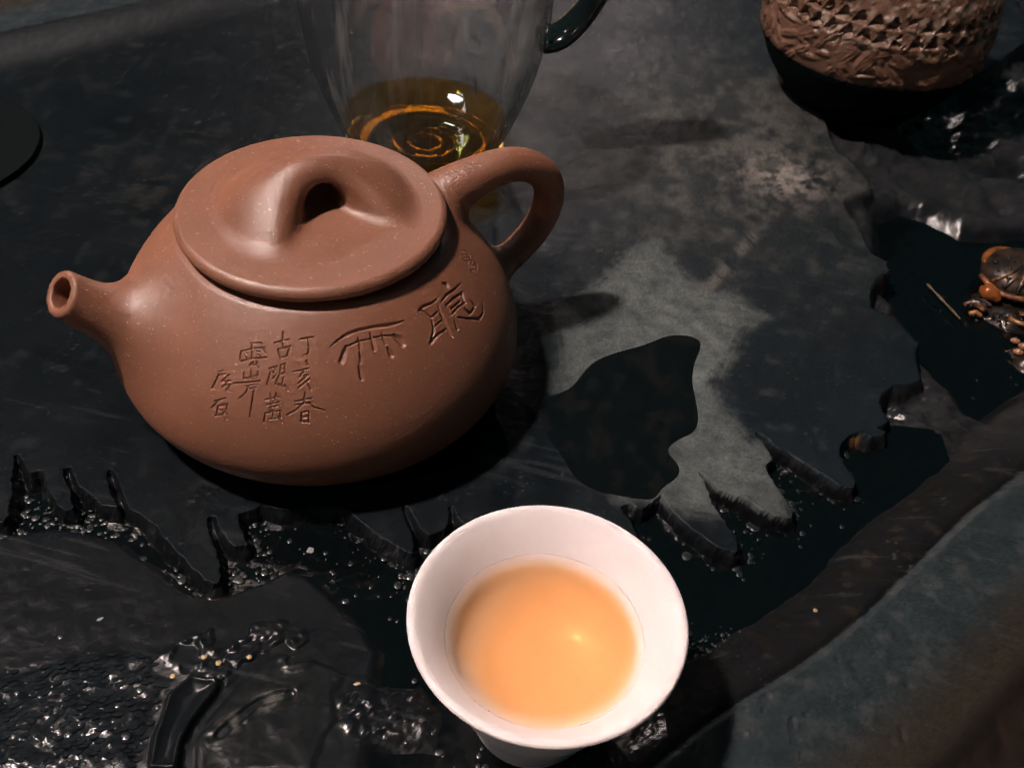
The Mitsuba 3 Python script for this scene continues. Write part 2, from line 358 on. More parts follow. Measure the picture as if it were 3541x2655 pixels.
STROKES=[[(11.31,-37.94,42.75,0.27),(12.67,-36.69,43.59,0.54),(14.43,-35.25,44.31,0.8),(16.84,-33.79,44.66,0.87),(19.91,-32.19,44.55,0.94),(23.01,-30.6,44.13,1.02),(25.16,-29.15,43.89,0.88),(26.61,-27.95,43.8,0.34)],[(14.69,-37.09,42.43,0.6),(14.38,-38.44,41.15,1.41),(13.99,-39.71,39.92,1.34)],[(14.85,-37.11,42.34,0.47),(17.11,-35.66,42.8,0.47),(19.56,-34.34,42.82,0.47),(22.0,-32.9,42.75,0.47),(24.66,-31.59,42.24,0.41)],[(17.07,-34.95,43.5,0.27),(17.63,-35.85,42.36,0.81),(17.88,-36.53,41.57,0.67)],[(17.71,-37.2,40.99,0.34),(18.15,-38.02,39.89,0.94),(18.3,-38.64,39.13,0.81)],[(17.86,-39.23,38.71,0.4),(18.28,-40.18,37.36,0.81),(18.74,-40.93,36.19,0.87)],[(19.56,-33.22,43.85,0.27),(20.39,-34.4,42.31,0.88),(21.05,-35.6,40.78,0.94)],[(22.08,-32.25,43.31,0.27),(22.78,-33.22,42.01,0.81),(23.29,-33.75,41.2,0.68)],[(23.84,-34.13,40.47,0.61),(24.35,-34.64,39.64,1.15),(24.84,-35.08,38.87,1.22)],[(24.98,-31.49,42.1,0.88),(26.19,-31.69,41.08,2.04),(26.99,-32.11,40.1,1.7)],[(29.89,-23.97,44.08,0.9),(30.89,-22.42,44.24,0.83),(32.58,-20.62,43.85,0.7),(33.58,-18.88,43.87,0.35)],[(30.2,-23.71,44.03,0.62),(31.58,-23.65,42.89,0.69),(32.64,-23.71,41.94,0.62),(33.29,-24.61,40.75,0.76),(33.57,-25.87,39.59,0.76),(33.25,-28.16,38.13,0.76)],[(32.64,-23.71,41.94,0.55),(34.04,-21.48,42.03,0.56)],[(33.53,-25.04,40.24,0.55),(35.14,-22.54,40.34,0.56)],[(33.27,-28.29,38.01,1.03),(34.67,-25.68,38.64,0.9),(36.25,-23.66,38.45,0.56)],[(33.88,-20.32,42.85,0.35),(35.14,-21.78,40.82,0.98),(36.74,-23.01,38.4,0.91),(38.01,-23.79,36.45,0.49)],[(34.32,-14.36,45.22,0.64),(35.27,-13.91,44.52,0.92),(35.62,-14.34,44.01,0.64)],[(34.55,-18.9,43.01,0.49),(35.57,-16.24,43.29,0.78),(37.07,-13.7,42.85,0.78),(38.37,-10.79,42.48,0.43)],[(35.73,-18.88,41.87,0.56),(37.0,-16.07,41.96,0.64),(38.97,-12.68,41.24,0.79),(39.61,-13.95,40.06,0.93)],[(35.52,-18.7,42.15,0.49),(36.48,-19.11,41.01,0.63),(37.27,-19.6,39.92,0.7)],[(36.95,-18.55,40.82,0.63),(38.72,-15.19,40.52,0.64)],[(37.26,-19.52,39.99,0.63),(38.54,-16.7,40.06,0.57),(40.0,-14.11,39.54,0.64)],[(39.98,-15.77,38.85,0.43),(41.45,-15.48,37.24,0.93)],[(41.18,-12.29,38.87,0.29),(42.37,-12.72,37.26,0.94),(41.55,-15.39,37.17,0.79)],[(38.75,-18.92,38.68,0.49),(41.52,-16.66,36.61,0.64),(43.73,-14.38,34.82,0.94),(44.51,-11.76,34.82,0.66),(44.12,-9.39,36.1,0.26)],[(38.0,-20.46,38.66,0.28),(38.96,-21.37,37.01,0.92)],[(4.44,-38.06,44.1,0.4),(7.2,-37.23,44.48,0.4)],[(6.12,-37.65,44.27,0.3),(6.56,-39.2,42.61,0.44),(6.45,-40.06,41.68,0.44),(5.51,-40.38,41.5,0.27)],[(6.16,-41.13,40.52,0.4),(6.56,-41.66,39.85,0.4)],[(3.56,-43.11,38.5,0.27),(5.31,-42.68,38.82,0.44),(6.88,-42.15,39.17,0.34)],[(5.9,-42.66,38.75,0.4),(5.1,-43.6,37.71,0.4),(6.84,-43.14,37.96,0.4)],[(6.84,-43.14,37.96,0.4),(4.82,-44.57,36.45,0.4)],[(7.32,-43.63,37.26,0.4),(5.02,-45.16,35.66,0.4)],[(6.74,-44.19,36.66,0.27),(7.74,-44.97,35.38,0.6)],[(4.5,-47.05,32.98,0.4),(8.0,-46.14,33.64,0.4)],[(4.7,-47.46,32.29,0.4),(7.8,-46.74,32.75,0.4)],[(6.47,-45.59,34.75,0.34),(6.33,-47.04,32.66,0.44),(4.6,-48.15,31.17,0.44),(2.62,-48.9,30.15,0.34)],[(6.78,-46.98,32.66,0.34),(8.77,-47.21,31.75,0.47),(10.99,-47.21,31.01,0.4)],[(5.92,-48.25,30.75,0.41),(6.01,-49.37,28.7,0.41)],[(5.92,-48.3,30.66,0.41),(7.59,-47.86,31.05,0.4),(7.64,-49.25,28.52,0.41)],[(6.23,-48.82,29.7,0.41),(7.42,-48.54,29.91,0.41)],[(6.17,-49.35,28.7,0.41),(7.7,-49.12,28.77,0.41)],[(-1.29,-39.15,43.22,0.4),(1.86,-38.31,44.03,0.4)],[(0.39,-37.26,45.15,0.47),(0.67,-39.69,42.64,0.34)],[(-0.34,-40.07,42.27,0.4),(0.39,-41.38,40.75,0.4)],[(-0.27,-40.1,42.22,0.4),(2.27,-39.4,42.89,0.4),(1.87,-40.83,41.34,0.4)],[(0.39,-41.38,40.75,0.4),(1.88,-40.92,41.24,0.4)],[(-1.94,-43.08,38.68,0.34),(-0.28,-42.57,39.33,0.34),(-1.08,-43.62,38.03,0.34),(-0.29,-43.83,37.8,0.34),(-1.11,-44.48,36.94,0.34)],[(-1.47,-43.13,38.66,0.3),(-2.35,-45.31,35.73,0.41)],[(0.52,-42.39,39.59,0.34),(1.5,-42.09,39.89,0.34),(1.59,-43.34,38.36,0.34)],[(0.58,-42.59,39.33,0.34),(0.52,-43.77,37.85,0.34),(1.54,-43.46,38.24,0.34)],[(0.76,-43.01,38.8,0.3),(1.47,-42.84,39.01,0.3)],[(0.21,-43.95,37.61,0.34),(-0.37,-45.23,35.92,0.34)],[(0.45,-45.11,36.1,0.47),(1.43,-45.42,35.61,0.47)],[(1.42,-44.09,37.45,0.3),(1.09,-45.26,35.87,0.3)],[(1.87,-45.2,35.92,0.54),(2.52,-45.72,35.12,0.54)],[(-2.49,-47.32,32.75,0.37),(0.52,-46.8,33.68,0.37)],[(-1.4,-46.52,34.08,0.34),(-1.07,-47.5,32.57,0.34)],[(-0.12,-46.34,34.36,0.34),(-0.25,-47.36,32.82,0.34)],[(-1.97,-47.94,31.84,0.37),(0.65,-47.45,32.66,0.37)],[(-1.41,-48.27,31.31,0.34),(0.49,-47.93,31.89,0.34)],[(-0.99,-47.68,32.29,0.34),(-1.13,-48.83,30.36,0.34)],[(-2.36,-48.99,30.01,0.37),(1.2,-48.5,30.96,0.37)],[(-2.36,-48.99,30.01,0.37),(-2.64,-49.99,28.12,0.38)],[(-0.66,-48.47,31.01,0.34),(-0.6,-49.37,29.4,0.34)],[(-1.32,-49.62,28.89,0.34),(0.41,-49.42,29.31,0.34)],[(1.02,-48.65,30.7,0.34),(1.33,-49.33,29.45,0.34),(0.56,-49.22,29.7,0.34)],[(0.8,-49.41,29.31,0.54),(1.5,-49.85,28.47,0.54)],[(-6.77,-39.28,42.48,0.34),(-4.3,-39.18,42.94,0.34)],[(-8.85,-40.46,40.73,0.34),(-6.25,-40.12,41.66,0.34),(-3.44,-39.88,42.27,0.34)],[(-8.92,-40.44,40.71,0.41),(-9.01,-41.53,39.45,0.41)],[(-3.58,-40.11,42.01,0.4),(-3.16,-40.78,41.34,0.4)],[(-6.44,-39.51,42.29,0.34),(-6.25,-41.43,40.17,0.34)],[(-7.94,-40.67,40.68,0.31),(-7.3,-40.91,40.54,0.31)],[(-7.69,-41.29,40.03,0.31),(-7.09,-41.49,39.94,0.31)],[(-5.2,-40.51,41.36,0.3),(-4.44,-40.65,41.31,0.3)],[(-4.96,-41.04,40.8,0.3),(-4.27,-41.21,40.73,0.3)],[(-8.67,-41.89,39.1,0.44),(-6.06,-41.61,40.01,0.44),(-3.01,-41.45,40.54,0.44)],[(-5.84,-42.07,39.47,0.34),(-6.68,-42.6,38.68,0.34),(-4.61,-42.47,39.2,0.34)],[(-5.0,-42.07,39.59,0.47),(-4.43,-42.84,38.75,0.47)],[(-7.85,-43.63,37.13,0.34),(-7.75,-44.53,35.99,0.34),(-4.57,-43.96,37.33,0.34)],[(-6.18,-43.38,37.8,0.37),(-6.06,-44.53,36.31,0.37)],[(-4.63,-43.49,37.89,0.34),(-4.61,-44.22,36.99,0.34)],[(-10.11,-44.93,34.75,0.44),(-7.02,-45.02,35.45,0.44),(-4.0,-44.84,36.24,0.44)],[(-7.14,-45.49,34.78,0.34),(-4.57,-45.22,35.61,0.34)],[(-6.32,-45.89,34.36,0.34),(-4.85,-45.78,34.78,0.34)],[(-6.57,-45.5,34.87,0.34),(-7.22,-46.45,33.38,0.38),(-8.95,-47.1,31.91,0.27)],[(-5.2,-45.64,34.92,0.34),(-5.55,-47.74,31.71,0.48),(-5.99,-49.46,28.54,0.31)],[(-14.07,-42.94,35.99,0.34),(-12.8,-42.98,36.47,0.34)],[(-13.7,-43.15,35.87,0.34),(-14.65,-44.21,33.98,0.41),(-15.51,-45.01,32.4,0.35)],[(-14.15,-43.55,35.17,0.34),(-12.27,-43.43,36.06,0.34)],[(-11.35,-43.61,36.17,0.34),(-13.29,-44.43,34.29,0.34),(-11.11,-44.55,34.98,0.34)],[(-11.99,-44.74,34.4,0.34),(-12.93,-45.26,33.29,0.34)],[(-12.51,-45.15,33.61,0.34),(-10.92,-45.07,34.31,0.34),(-11.9,-45.81,32.89,0.34),(-10.77,-45.95,33.05,0.34)],[(-14.7,-46.79,30.03,0.38),(-11.97,-46.73,31.4,0.38)],[(-13.38,-46.75,30.75,0.35),(-15.43,-47.43,28.47,0.35)],[(-13.77,-47.5,29.26,0.35),(-14.11,-48.46,27.22,0.35)],[(-13.77,-47.5,29.26,0.35),(-11.43,-47.43,30.47,0.34),(-11.88,-48.41,28.54,0.35)],[(-14.04,-47.97,28.26,0.31),(-11.75,-48.09,29.19,0.31)],[(-14.54,-48.46,26.96,0.38),(-11.51,-48.67,28.19,0.38)],[(-12.48,-48.33,28.38,0.55),(-11.65,-49.22,27.01,0.55)],[(37.31,-0.77,45.1,0.2),(37.24,-2.65,45.08,0.2),(37.92,-3.22,44.36,0.2),(38.89,-2.64,43.41,0.2)],[(37.72,0.26,44.71,0.2),(37.67,-1.58,44.73,0.2),(38.5,-2.19,43.85,0.2)],[(38.28,0.53,44.15,0.2),(38.21,-1.07,44.2,0.2),(39.04,-1.44,43.34,0.2)],[(38.82,0.67,43.57,0.2),(38.8,-0.48,43.62,0.2),(39.62,-0.29,42.73,0.2)],[(37.31,-0.77,45.1,0.2),(38.24,0.88,44.17,0.2),(39.6,0.6,42.75,0.2),(39.91,-0.67,42.43,0.2)],[(37.35,-2.38,45.01,0.2),(39.11,0.26,43.29,0.2)],[(37.91,-3.09,44.38,0.2),(39.81,0.25,42.55,0.2)],[(39.35,-2.02,42.99,0.2),(40.19,0.03,42.13,0.2),(41.48,0.22,40.66,0.2),(41.77,-1.97,40.29,0.2),(41.2,-4.04,40.75,0.2),(40.2,-4.45,41.85,0.2),(39.51,-3.52,42.71,0.2),(39.35,-2.02,42.99,0.2)],[(40.36,0.03,41.94,0.2),(40.18,-2.31,42.06,0.2),(40.81,-4.3,41.17,0.2)],[(41.0,-0.03,41.22,0.2),(40.88,-2.3,41.29,0.2),(41.36,-3.54,40.64,0.2)],[(39.6,-3.39,42.61,0.2),(41.46,-0.36,40.68,0.2)],[(39.97,-4.28,42.1,0.2),(41.71,-1.42,40.36,0.2)]]

# ------------------------------------------------------------------ the table below
tb = trimesh.creation.box((2.4, 1.8, 0.03))
tb.apply_translation((0, 0.35, -0.050))
scene['table'] = mikit.ply(tb, 'pale_wood')
say('table', 'pale wooden table top under the dark tea tray', kind='structure')

# ------------------------------------------------------------------ the tea tray: one carved sheet of dark stone (millimetres until it is written)
def graded(lo, a, b, hi, fine, most, grow=1.035):
    mid = list(np.arange(a, b, fine))
    left, s, x = [], fine, a
    while x > lo:
        s = min(s * grow, most); x -= s; left.append(x)
    right, s, x = [], fine, mid[-1]
    while x < hi:
        s = min(s * grow, most); x += s; right.append(x)
    return np.array(left[::-1] + mid + right)


gx = graded(-400, -128, 84, 470, 0.40, 7.0, 1.012)
gy = graded(-70, 84, 205, 760, 0.38, 7.0, 1.008)
X, Y = np.meshgrid(gx, gy, indexing='ij')
P = np.stack([X.ravel(), Y.ravel()], 1)


def field(poly, closed=True, reach=60.0):
    """Distance to an outline on the whole grid, exact near it."""
    poly = np.asarray(poly, float)
    lo, hi = poly.min(0) - reach, poly.max(0) + reach
    near = ((P > lo) & (P < hi)).all(1)
    out = np.full(len(P), reach)
    out[near] = seg_sdf(P[near], poly, closed)
    return out.reshape(X.shape)


wob = (fb(X, Y, 0.30, 3, 1) - 0.5)
wob2 = (fb(X, Y, 0.09, 3, 2) - 0.5)
deck_poly = np.array(DECK_EDGE + [(190, 430), (230, 480), (215, 640), (-100, 660), (-330, 520), (-330, 240), (-180, 165)])
dD = field(deck_poly, reach=400.0) + 0.9 * wob + 0.9 * (fb(X, Y, 0.75, 2, 51) - 0.5)
dT, dF, dS, dC, dK, dPit = (field(p) for p in (TERRACE + [(-20, 60), (-150, 40), (-200, 120)], FIN, SLAB, SCALED, KNOBS, PITTED))
dPool = field(POOL)
rim_poly = np.array([(139.1, 193.4), (119.0, 175.2), (97.1, 152.5), (71.2, 128.3), (52.9, 114.6), (33, 97), (5, 72), (-60, 35), (-150, 20), (-250, 60), (-300, 160), (-280, 280),
                     (-232, 345), (-209.8, 367.7), (-196.3, 379.2), (-181.2, 391.4), (-160.7, 412.0), (-128, 448), (-60, 530), (60, 610), (190, 640), (300, 560), (320, 430), (260, 310), (190, 238)])
tt = np.r_[0, np.cumsum(np.linalg.norm(np.diff(np.vstack([rim_poly, rim_poly[:1]]), axis=0), axis=1))]
rim_curve = CubicSpline(tt, np.vstack([rim_poly, rim_poly[:1]]), bc_type='periodic')(np.linspace(0, tt[-1], 260)[:-1])
dE = -field(rim_curve, reach=400.0)            # positive inside the tray

# floor of the hollow
floor = -5.4 + 3.0 * wob2 + 2.2 * wob
terr = -2.5 + 0.35 * wob + 0.5 * wob2
h = floor + (terr - floor) * sstep(1.5, -2.5, dT + 1.2 * wob)
# carved relief at the lower left
relief = -1.4 + 3.2 * wob2 + 1.0 * wob
h = np.where(dC < 2, np.maximum(h, -4 + (relief + 4) * sstep(2.0, -5.0, dC) + 0.5 * wob), h)
n2a = fb(X, Y, 0.22, 4, 32)
slab = -1.9 + 0.8 * wob2 + 0.4 * wob
for line, dep in ((RIDGES1, 0.45), (RIDGES2, 0.5)):
    dl = field(line, False, 20)
    slab = slab - dep * np.exp(-(dl / 0.5) ** 2) + 0.7 * dep * np.exp(-((dl - 1.0) / 1.4) ** 2) * sstep(0.35, 0.6, n2a)
h = np.where(dS < 3, np.maximum(h, -4.0 + (slab + 4.0) * sstep(2.2, -2.6, dS + 2.4 * wob + 3 * wob2)), h)
fin = -0.7 + 0.6 * np.exp(-((dF + 0.7) / 0.7) ** 2) + 0.25 * wob - 0.8 * sstep(-1, -4, dF)
h = np.where(dF < 1.5, np.maximum(h, -3.5 + (fin + 3.5) * sstep(1.2, -1.0, dF + 1.2 * wob)), h)
pit = fb(X, Y, 0.55, 2, 5)
pitted = -2.0 + 1.7 * (pit - 0.5) - 1.5 * sstep(0.52, 0.40, fb(X, Y, 0.4, 1, 8)) + 1.0 * wob2
h = np.where(dPit < 2, h + (np.maximum(h, pitted) - h) * sstep(1.5, -1.5, dPit), h)
knob = -2.4 + 1.7 * np.abs(fb(X, Y, 0.33, 3, 9) - 0.5) * 2 + 1.2 * wob + 1.2 * wob2
h = np.where(dK < 2, h + (np.maximum(h, knob) - h) * sstep(2.0, -4.0, dK + 3 * wob), h)
# rocks and pool on the right
right = sstep(66, 90, X) * sstep(190, 225, Y)
rocks = -6.0 + 15.0 * (fb(X, Y, 0.055, 4, 21) - 0.5) + 4.0 * np.abs(fb(X, Y, 0.16, 3, 22) - 0.5) - 1.5 * sstep(0, 60, X - 120) + 2.6 * (fb(X, Y, 0.3, 3, 23) - 0.5) + 2.4 * np.abs(fb(X, Y, 0.45, 2, 24) - 0.5)
h = h * (1 - right) + right * rocks
h = h + (np.minimum(h, -12.5) - h) * sstep(4, -6, dPool + 3 * wob2)
# wall up to the rim
wall = 4.2 - 40.0 * sstep(0.0, 55.0, dE + 3 * wob2) + 1.1 * wob * sstep(2, 8, dE)
h = np.maximum(h, np.where(dE > -1, wall, -99))
# deck, with a worn edge
deck = 0.25 * wob2 + 0.05 * wob
cliff = deck - 1.15 * sstep(-2.3, 0.2, dD) ** 1.6
side = sstep(0.0, np.maximum(2.2 + 4.0 * wob + 2.5 * (fb(X, Y, 0.5, 2, 52) - 0.5), 0.8), dD)
h = np.where(dD <= 0, np.maximum(cliff, h * 0 + cliff), np.where(dD < 4, np.maximum(h, (cliff) * (1 - side) + h * side), h))
# back fillet and rim
fil = 8.5 * sstep(20, 0, dE) ** 1.5
h = np.where((dE > -1) & (dD < 0), np.maximum(h, deck + fil * sstep(300, 330, Y)), h)
rimtop = np.where(Y > 300, 8.5, 4.2) + 0.35 * wob2 - 0.0028 * np.maximum(-dE, 0) ** 2 * np.where(Y > 300, 1.2, 1.0) - 1.0 * sstep(2.2, 0, np.abs(dE)) * 0
rimtop = np.maximum(rimtop - 16 * sstep(np.where(Y > 300, 40, 30), np.where(Y > 300, 56, 52), -dE + 5 * wob2) * (1 + 0.35 * wob), -34) + 1.6 * wob * sstep(30, 42, -dE) - 0.35 * sstep(0.70, 0.76, fb(X, Y, 0.33, 2, 91)) + 0.12 * (fb(X, Y, 0.9, 2, 92) - 0.5)
h = np.where(dE <= 0, rimtop, h)
h = np.where(dE < -60, -36.0, h)
edge_soft = np.exp(-(dE / 1.2) ** 2)
h = h - 0.5 * edge_soft


def mixc(a, b, t):
    return a * (1 - t[..., None]) + np.asarray(b) * t[..., None]


# colour of the stone: mineral film, tea stains, plus painted glare and rim highlights
n1, n2, n3 = fb(X, Y, 0.04, 5, 31), fb(X, Y, 0.22, 4, 32), fb(X * 0.55 + Y * 0.35, Y * 0.55 - X * 0.3, 0.5, 4, 33)
col = np.broadcast_to(np.array([0.0060, 0.0095, 0.0118]), (*X.shape, 3)).copy()
col = mixc(col, (0.0042, 0.0068, 0.0086), sstep(0.45, 0.7, n1))
col = mixc(col, (0.019, 0.023, 0.025), 0.6 * sstep(0.55, 0.72, n2))
dR = field(RESIDUE_LIT, reach=60)
res_lit_m = sstep(3.0, -2.5, dR + 9 * (n3 - 0.5) + 6 * (n2 - 0.5)) * np.clip(0.35 + 0.5 * n2 + 0.9 * (n3 - 0.5) + 0.5 * (n1 - 0.5), 0.1, 1)  # mineral residue, with lamplit deck beside the pot shadow painted in
col = mixc(col, (0.085, 0.097, 0.093), np.clip(res_lit_m, 0, 1))
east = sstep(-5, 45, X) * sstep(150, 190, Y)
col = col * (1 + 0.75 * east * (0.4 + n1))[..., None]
# broad pale zone between pitcher and censer: mineral film with glare painted in
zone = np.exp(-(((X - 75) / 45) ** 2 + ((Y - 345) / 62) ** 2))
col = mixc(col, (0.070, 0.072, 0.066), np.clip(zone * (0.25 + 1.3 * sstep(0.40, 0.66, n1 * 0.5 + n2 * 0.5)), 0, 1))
bright = np.exp(-(((X - 92) / 15) ** 2 + ((Y - 333) / 13) ** 2)) * sstep(0.40, 0.60, n3)  # whitish patch: glare and mineral film together in the colour
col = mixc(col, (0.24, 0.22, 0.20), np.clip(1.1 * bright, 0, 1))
streak = np.exp(-(field(SMEAR, False, 20) / 1.8) ** 2) * sstep(0.36, 0.5, fb(X * 0.87 + Y * 0.5, (Y * 0.87 - X * 0.5) * 0.1, 0.9, 3, 34))
col = mixc(col, (0.10, 0.098, 0.09), 0.8 * streak)
left = np.exp(-(((X + 88) / 36) ** 2 + ((Y - 292) / 22) ** 2))
col = mixc(col, (0.034, 0.033, 0.027), np.clip(left * 1.3 * sstep(0.46, 0.66, n2), 0, 1))
rng = np.random.default_rng(5)
sp = fb(X, Y, 0.8, 1, 41) * fb(X, Y, 0.13, 1, 42)
col = mixc(col, (0.060, 0.065, 0.065), 0.6 * sstep(0.56, 0.68, sp))
basin = (dD > 0.2) & (dE > 0)
bc = np.broadcast_to(np.array([0.0055, 0.0070, 0.0085]), (*X.shape, 3)).copy()
bc = mixc(bc, (0.0100, 0.0092, 0.0080), sstep(0.5, 0.7, n2))
bc = mixc(bc, (0.0048, 0.0070, 0.0086), sstep(1, -3, dT) * (0.3 + 0.5 * n2))
bc = mixc(bc, (0.0078, 0.0098, 0.0102), sstep(1, -2, dS) * (0.5 + 0.5 * n2))
bc = mixc(bc, (0.085, 0.085, 0.075), sstep(1, -2, dS) * 0.8 * np.exp(-(field(RIDGES1, False, 20) / 1.3) ** 2) * sstep(0.45, 0.6, n3))
bc = mixc(bc, (0.0040, 0.0046, 0.0050), sstep(-0.2, 0.8, dD) * sstep(4.5, 2.5, dD))
bc = mixc(bc, (0.022, 0.016, 0.008), 0.6 * sstep(1.5, 2.5, dD) * sstep(6, 0.5, dD) * sstep(0.54, 0.70, n2))
bc = mixc(bc, (0.0046, 0.0050, 0.0047), sstep(34, 20, dE) * (0.3 + n2 * 0.6))
bc = mixc(bc, (0.026, 0.021, 0.014), 0.5 * sstep(30, 10, dE) * sstep(0.60, 0.70, n3))
bc = mixc(bc, (0.028, 0.030, 0.031), right * sstep(-9.0, -6.0, h) * (0.2 + 0.5 * n2))
amber = np.exp(-(((X - 117) / 3.0) ** 2 + ((Y - 249) / 9) ** 2)) + np.exp(-(((X - 97) / 3.0) ** 2 + ((Y - 214) / 9) ** 2))
bc = mixc(bc, (0.34, 0.17, 0.05), np.clip(amber * 1.4, 0, 1) * sstep(0.45, 0.6, n3))
col = np.where(basin[..., None], bc, col)
rim = dE <= 0
rc = np.broadcast_to(np.array([0.021, 0.029, 0.032]), (*X.shape, 3)).copy()
rc = mixc(rc, (0.016, 0.023, 0.026), sstep(0.42, 0.68, n2))
rc = mixc(rc, (0.052, 0.060, 0.058), 0.5 * sstep(0.48, 0.74, n3))
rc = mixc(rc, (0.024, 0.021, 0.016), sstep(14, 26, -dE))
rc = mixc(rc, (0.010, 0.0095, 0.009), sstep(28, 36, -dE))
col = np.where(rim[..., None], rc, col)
col = np.where((dE > -1.6)[..., None] & (dE < 0.4)[..., None], mixc(col, (0.060, 0.066, 0.065), 0.5 * sstep(0.42, 0.62, n2) * sstep(60, 110, X)), col)  # ridge highlight on the right rim edge, painted as a pale line

V = np.stack([X, Y, h], -1).reshape(-1, 3) * MM
nx, ny = X.shape
i, j = np.meshgrid(np.arange(nx - 1), np.arange(ny - 1), indexing='ij')
q = np.stack([i * ny + j, (i + 1) * ny + j, (i + 1) * ny + j + 1, i * ny + j + 1], -1).reshape(-1, 4)
matte = ((dT < -1.0) & (dC > 0.5) & (dK > 0.5)) | (dS < -0.8)
fleck = sstep(0.83, 0.93, fb(X, Y, 1.1, 1, 71) * (0.55 + 0.8 * fb(X, Y, 0.12, 2, 72)))
scr = sstep(0.62, 0.70, fb(X * 0.18 + Y * 0.98, (X - Y * 0.2) * 0.05, 1.1, 2, 73)) * sstep(0.5, 0.6, fb(X, Y, 0.06, 2, 74))
col = mixc(col, (0.040, 0.045, 0.046), np.clip(0.75 * fleck + 0.35 * scr, 0, 1) * (dE > -30))
band = np.exp(-((dE - 8) / 5.0) ** 2) * (Y > 300) * (X < -60)  # highlight in the back left rim bend, painted as a pale strip
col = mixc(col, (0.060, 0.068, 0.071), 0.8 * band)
grain = rng.random(X.shape)
dim = np.where(dE > 0, np.where(dD < 0.2, 0.64 - 0.10 * sstep(20, -40, X), 0.8), 0.8)[..., None]
col = np.clip(col * dim * (0.84 + 0.32 * grain)[..., None] * (0.8 + 0.4 * fb(X, Y, 1.6, 1, 81))[..., None], 0, 1)
zone_id = np.where(dE <= 0, 4, np.where((dD > 0.2) & (dE < 34) & (X > 40), 3, np.where(dD <= 0.2, 0, np.where(matte, 2, np.where(right > 0.5, 2, 1))))).ravel()
zq = zone_id[q].max(1)
drop = (dE.ravel()[q] < -58).all(1)
N = normals(V, np.vstack([q[:, [0, 1, 2]], q[:, [0, 2, 3]]]))
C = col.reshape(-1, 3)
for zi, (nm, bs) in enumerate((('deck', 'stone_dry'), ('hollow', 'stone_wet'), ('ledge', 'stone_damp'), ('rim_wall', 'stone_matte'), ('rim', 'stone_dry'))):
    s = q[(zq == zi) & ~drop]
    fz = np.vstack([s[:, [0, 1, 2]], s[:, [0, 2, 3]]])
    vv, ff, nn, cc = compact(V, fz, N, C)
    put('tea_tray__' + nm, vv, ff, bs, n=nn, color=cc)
say('tea_tray', 'large carved dark stone tea tray with a raised rim and a wet hollow', 'tea tray')
say('tea_tray__hollow', 'wet carved hollow of the tray')

HI = lambda x, y: float(map_coordinates(h, [[np.interp(x, gx, np.arange(nx))], [np.interp(y, gy, np.arange(ny))]], order=1)[0])
HV = lambda x, y: map_coordinates(h, [np.interp(x, gx, np.arange(nx)), np.interp(y, gy, np.arange(ny))], order=1)

# scales of the carved fish, in overlapping rows
sv, sf = [], []
dirx = np.array([0.965, 0.26]); diry = np.array([-0.26, 0.965])
nu, nvv = 7, 4
uu, ww = np.meshgrid(np.linspace(-1, 1, nu), np.linspace(0, 1, nvv), indexing='ij')
fi, fj = np.meshgrid(np.arange(nu - 1), np.arange(nvv - 1), indexing='ij')
fq = np.stack([fi * nvv + fj, fi * nvv + fj + 1, (fi + 1) * nvv + fj + 1, (fi + 1) * nvv + fj], -1).reshape(-1, 4)
ftri = np.vstack([fq[:, [0, 2, 1]], fq[:, [0, 3, 2]]])
cands = []
for row in range(46):
    for cl in range(30):
        u0, v0 = (cl + 0.5 * (row % 2)) * 2.15, row * 0.98
        c = np.array([-108.0, 82.0]) + dirx * u0 + diry * v0 + rng.normal(0, 0.12, 2)
        cands.append(c)
cands = np.array(cands)
okc = seg_sdf(cands, np.array(SCALED)) < -1.0
for c in cands[okc]:
    if rng.random() < 0.22:
        continue
    su, sl = 1.12 * rng.uniform(0.75, 1.15), 1.5 * rng.uniform(0.7, 1.1)
    px = c[0] + dirx[0] * uu * su - diry[0] * ww * sl * np.sqrt(np.maximum(1 - 0.75 * uu ** 2, 0))
    py = c[1] + dirx[1] * uu * su - diry[1] * ww * sl * np.sqrt(np.maximum(1 - 0.75 * uu ** 2, 0))
    pz = HV(px.ravel(), py.ravel()).reshape(px.shape) + 0.02 + rng.uniform(0.15, 0.5) * ww - 0.15 * uu ** 2
    sv.append(np.stack([px, py, pz], -1).reshape(-1, 3)); sf.append(ftri + len(uu.ravel()) * len(sf))
sv, sf = np.vstack(sv) * MM, np.vstack(sf)
sn = normals(sv, sf)
if sn[:, 2].mean() < 0:
    sf = sf[:, ::-1]; sn = -sn
put('tea_tray__scales', sv, sf, 'stone_wet', n=sn, color=np.tile([0.0085, 0.0115, 0.0135], (len(sv), 1)) * (0.8 + 0.4 * rng.random((len(sv), 1))), kind='stuff')

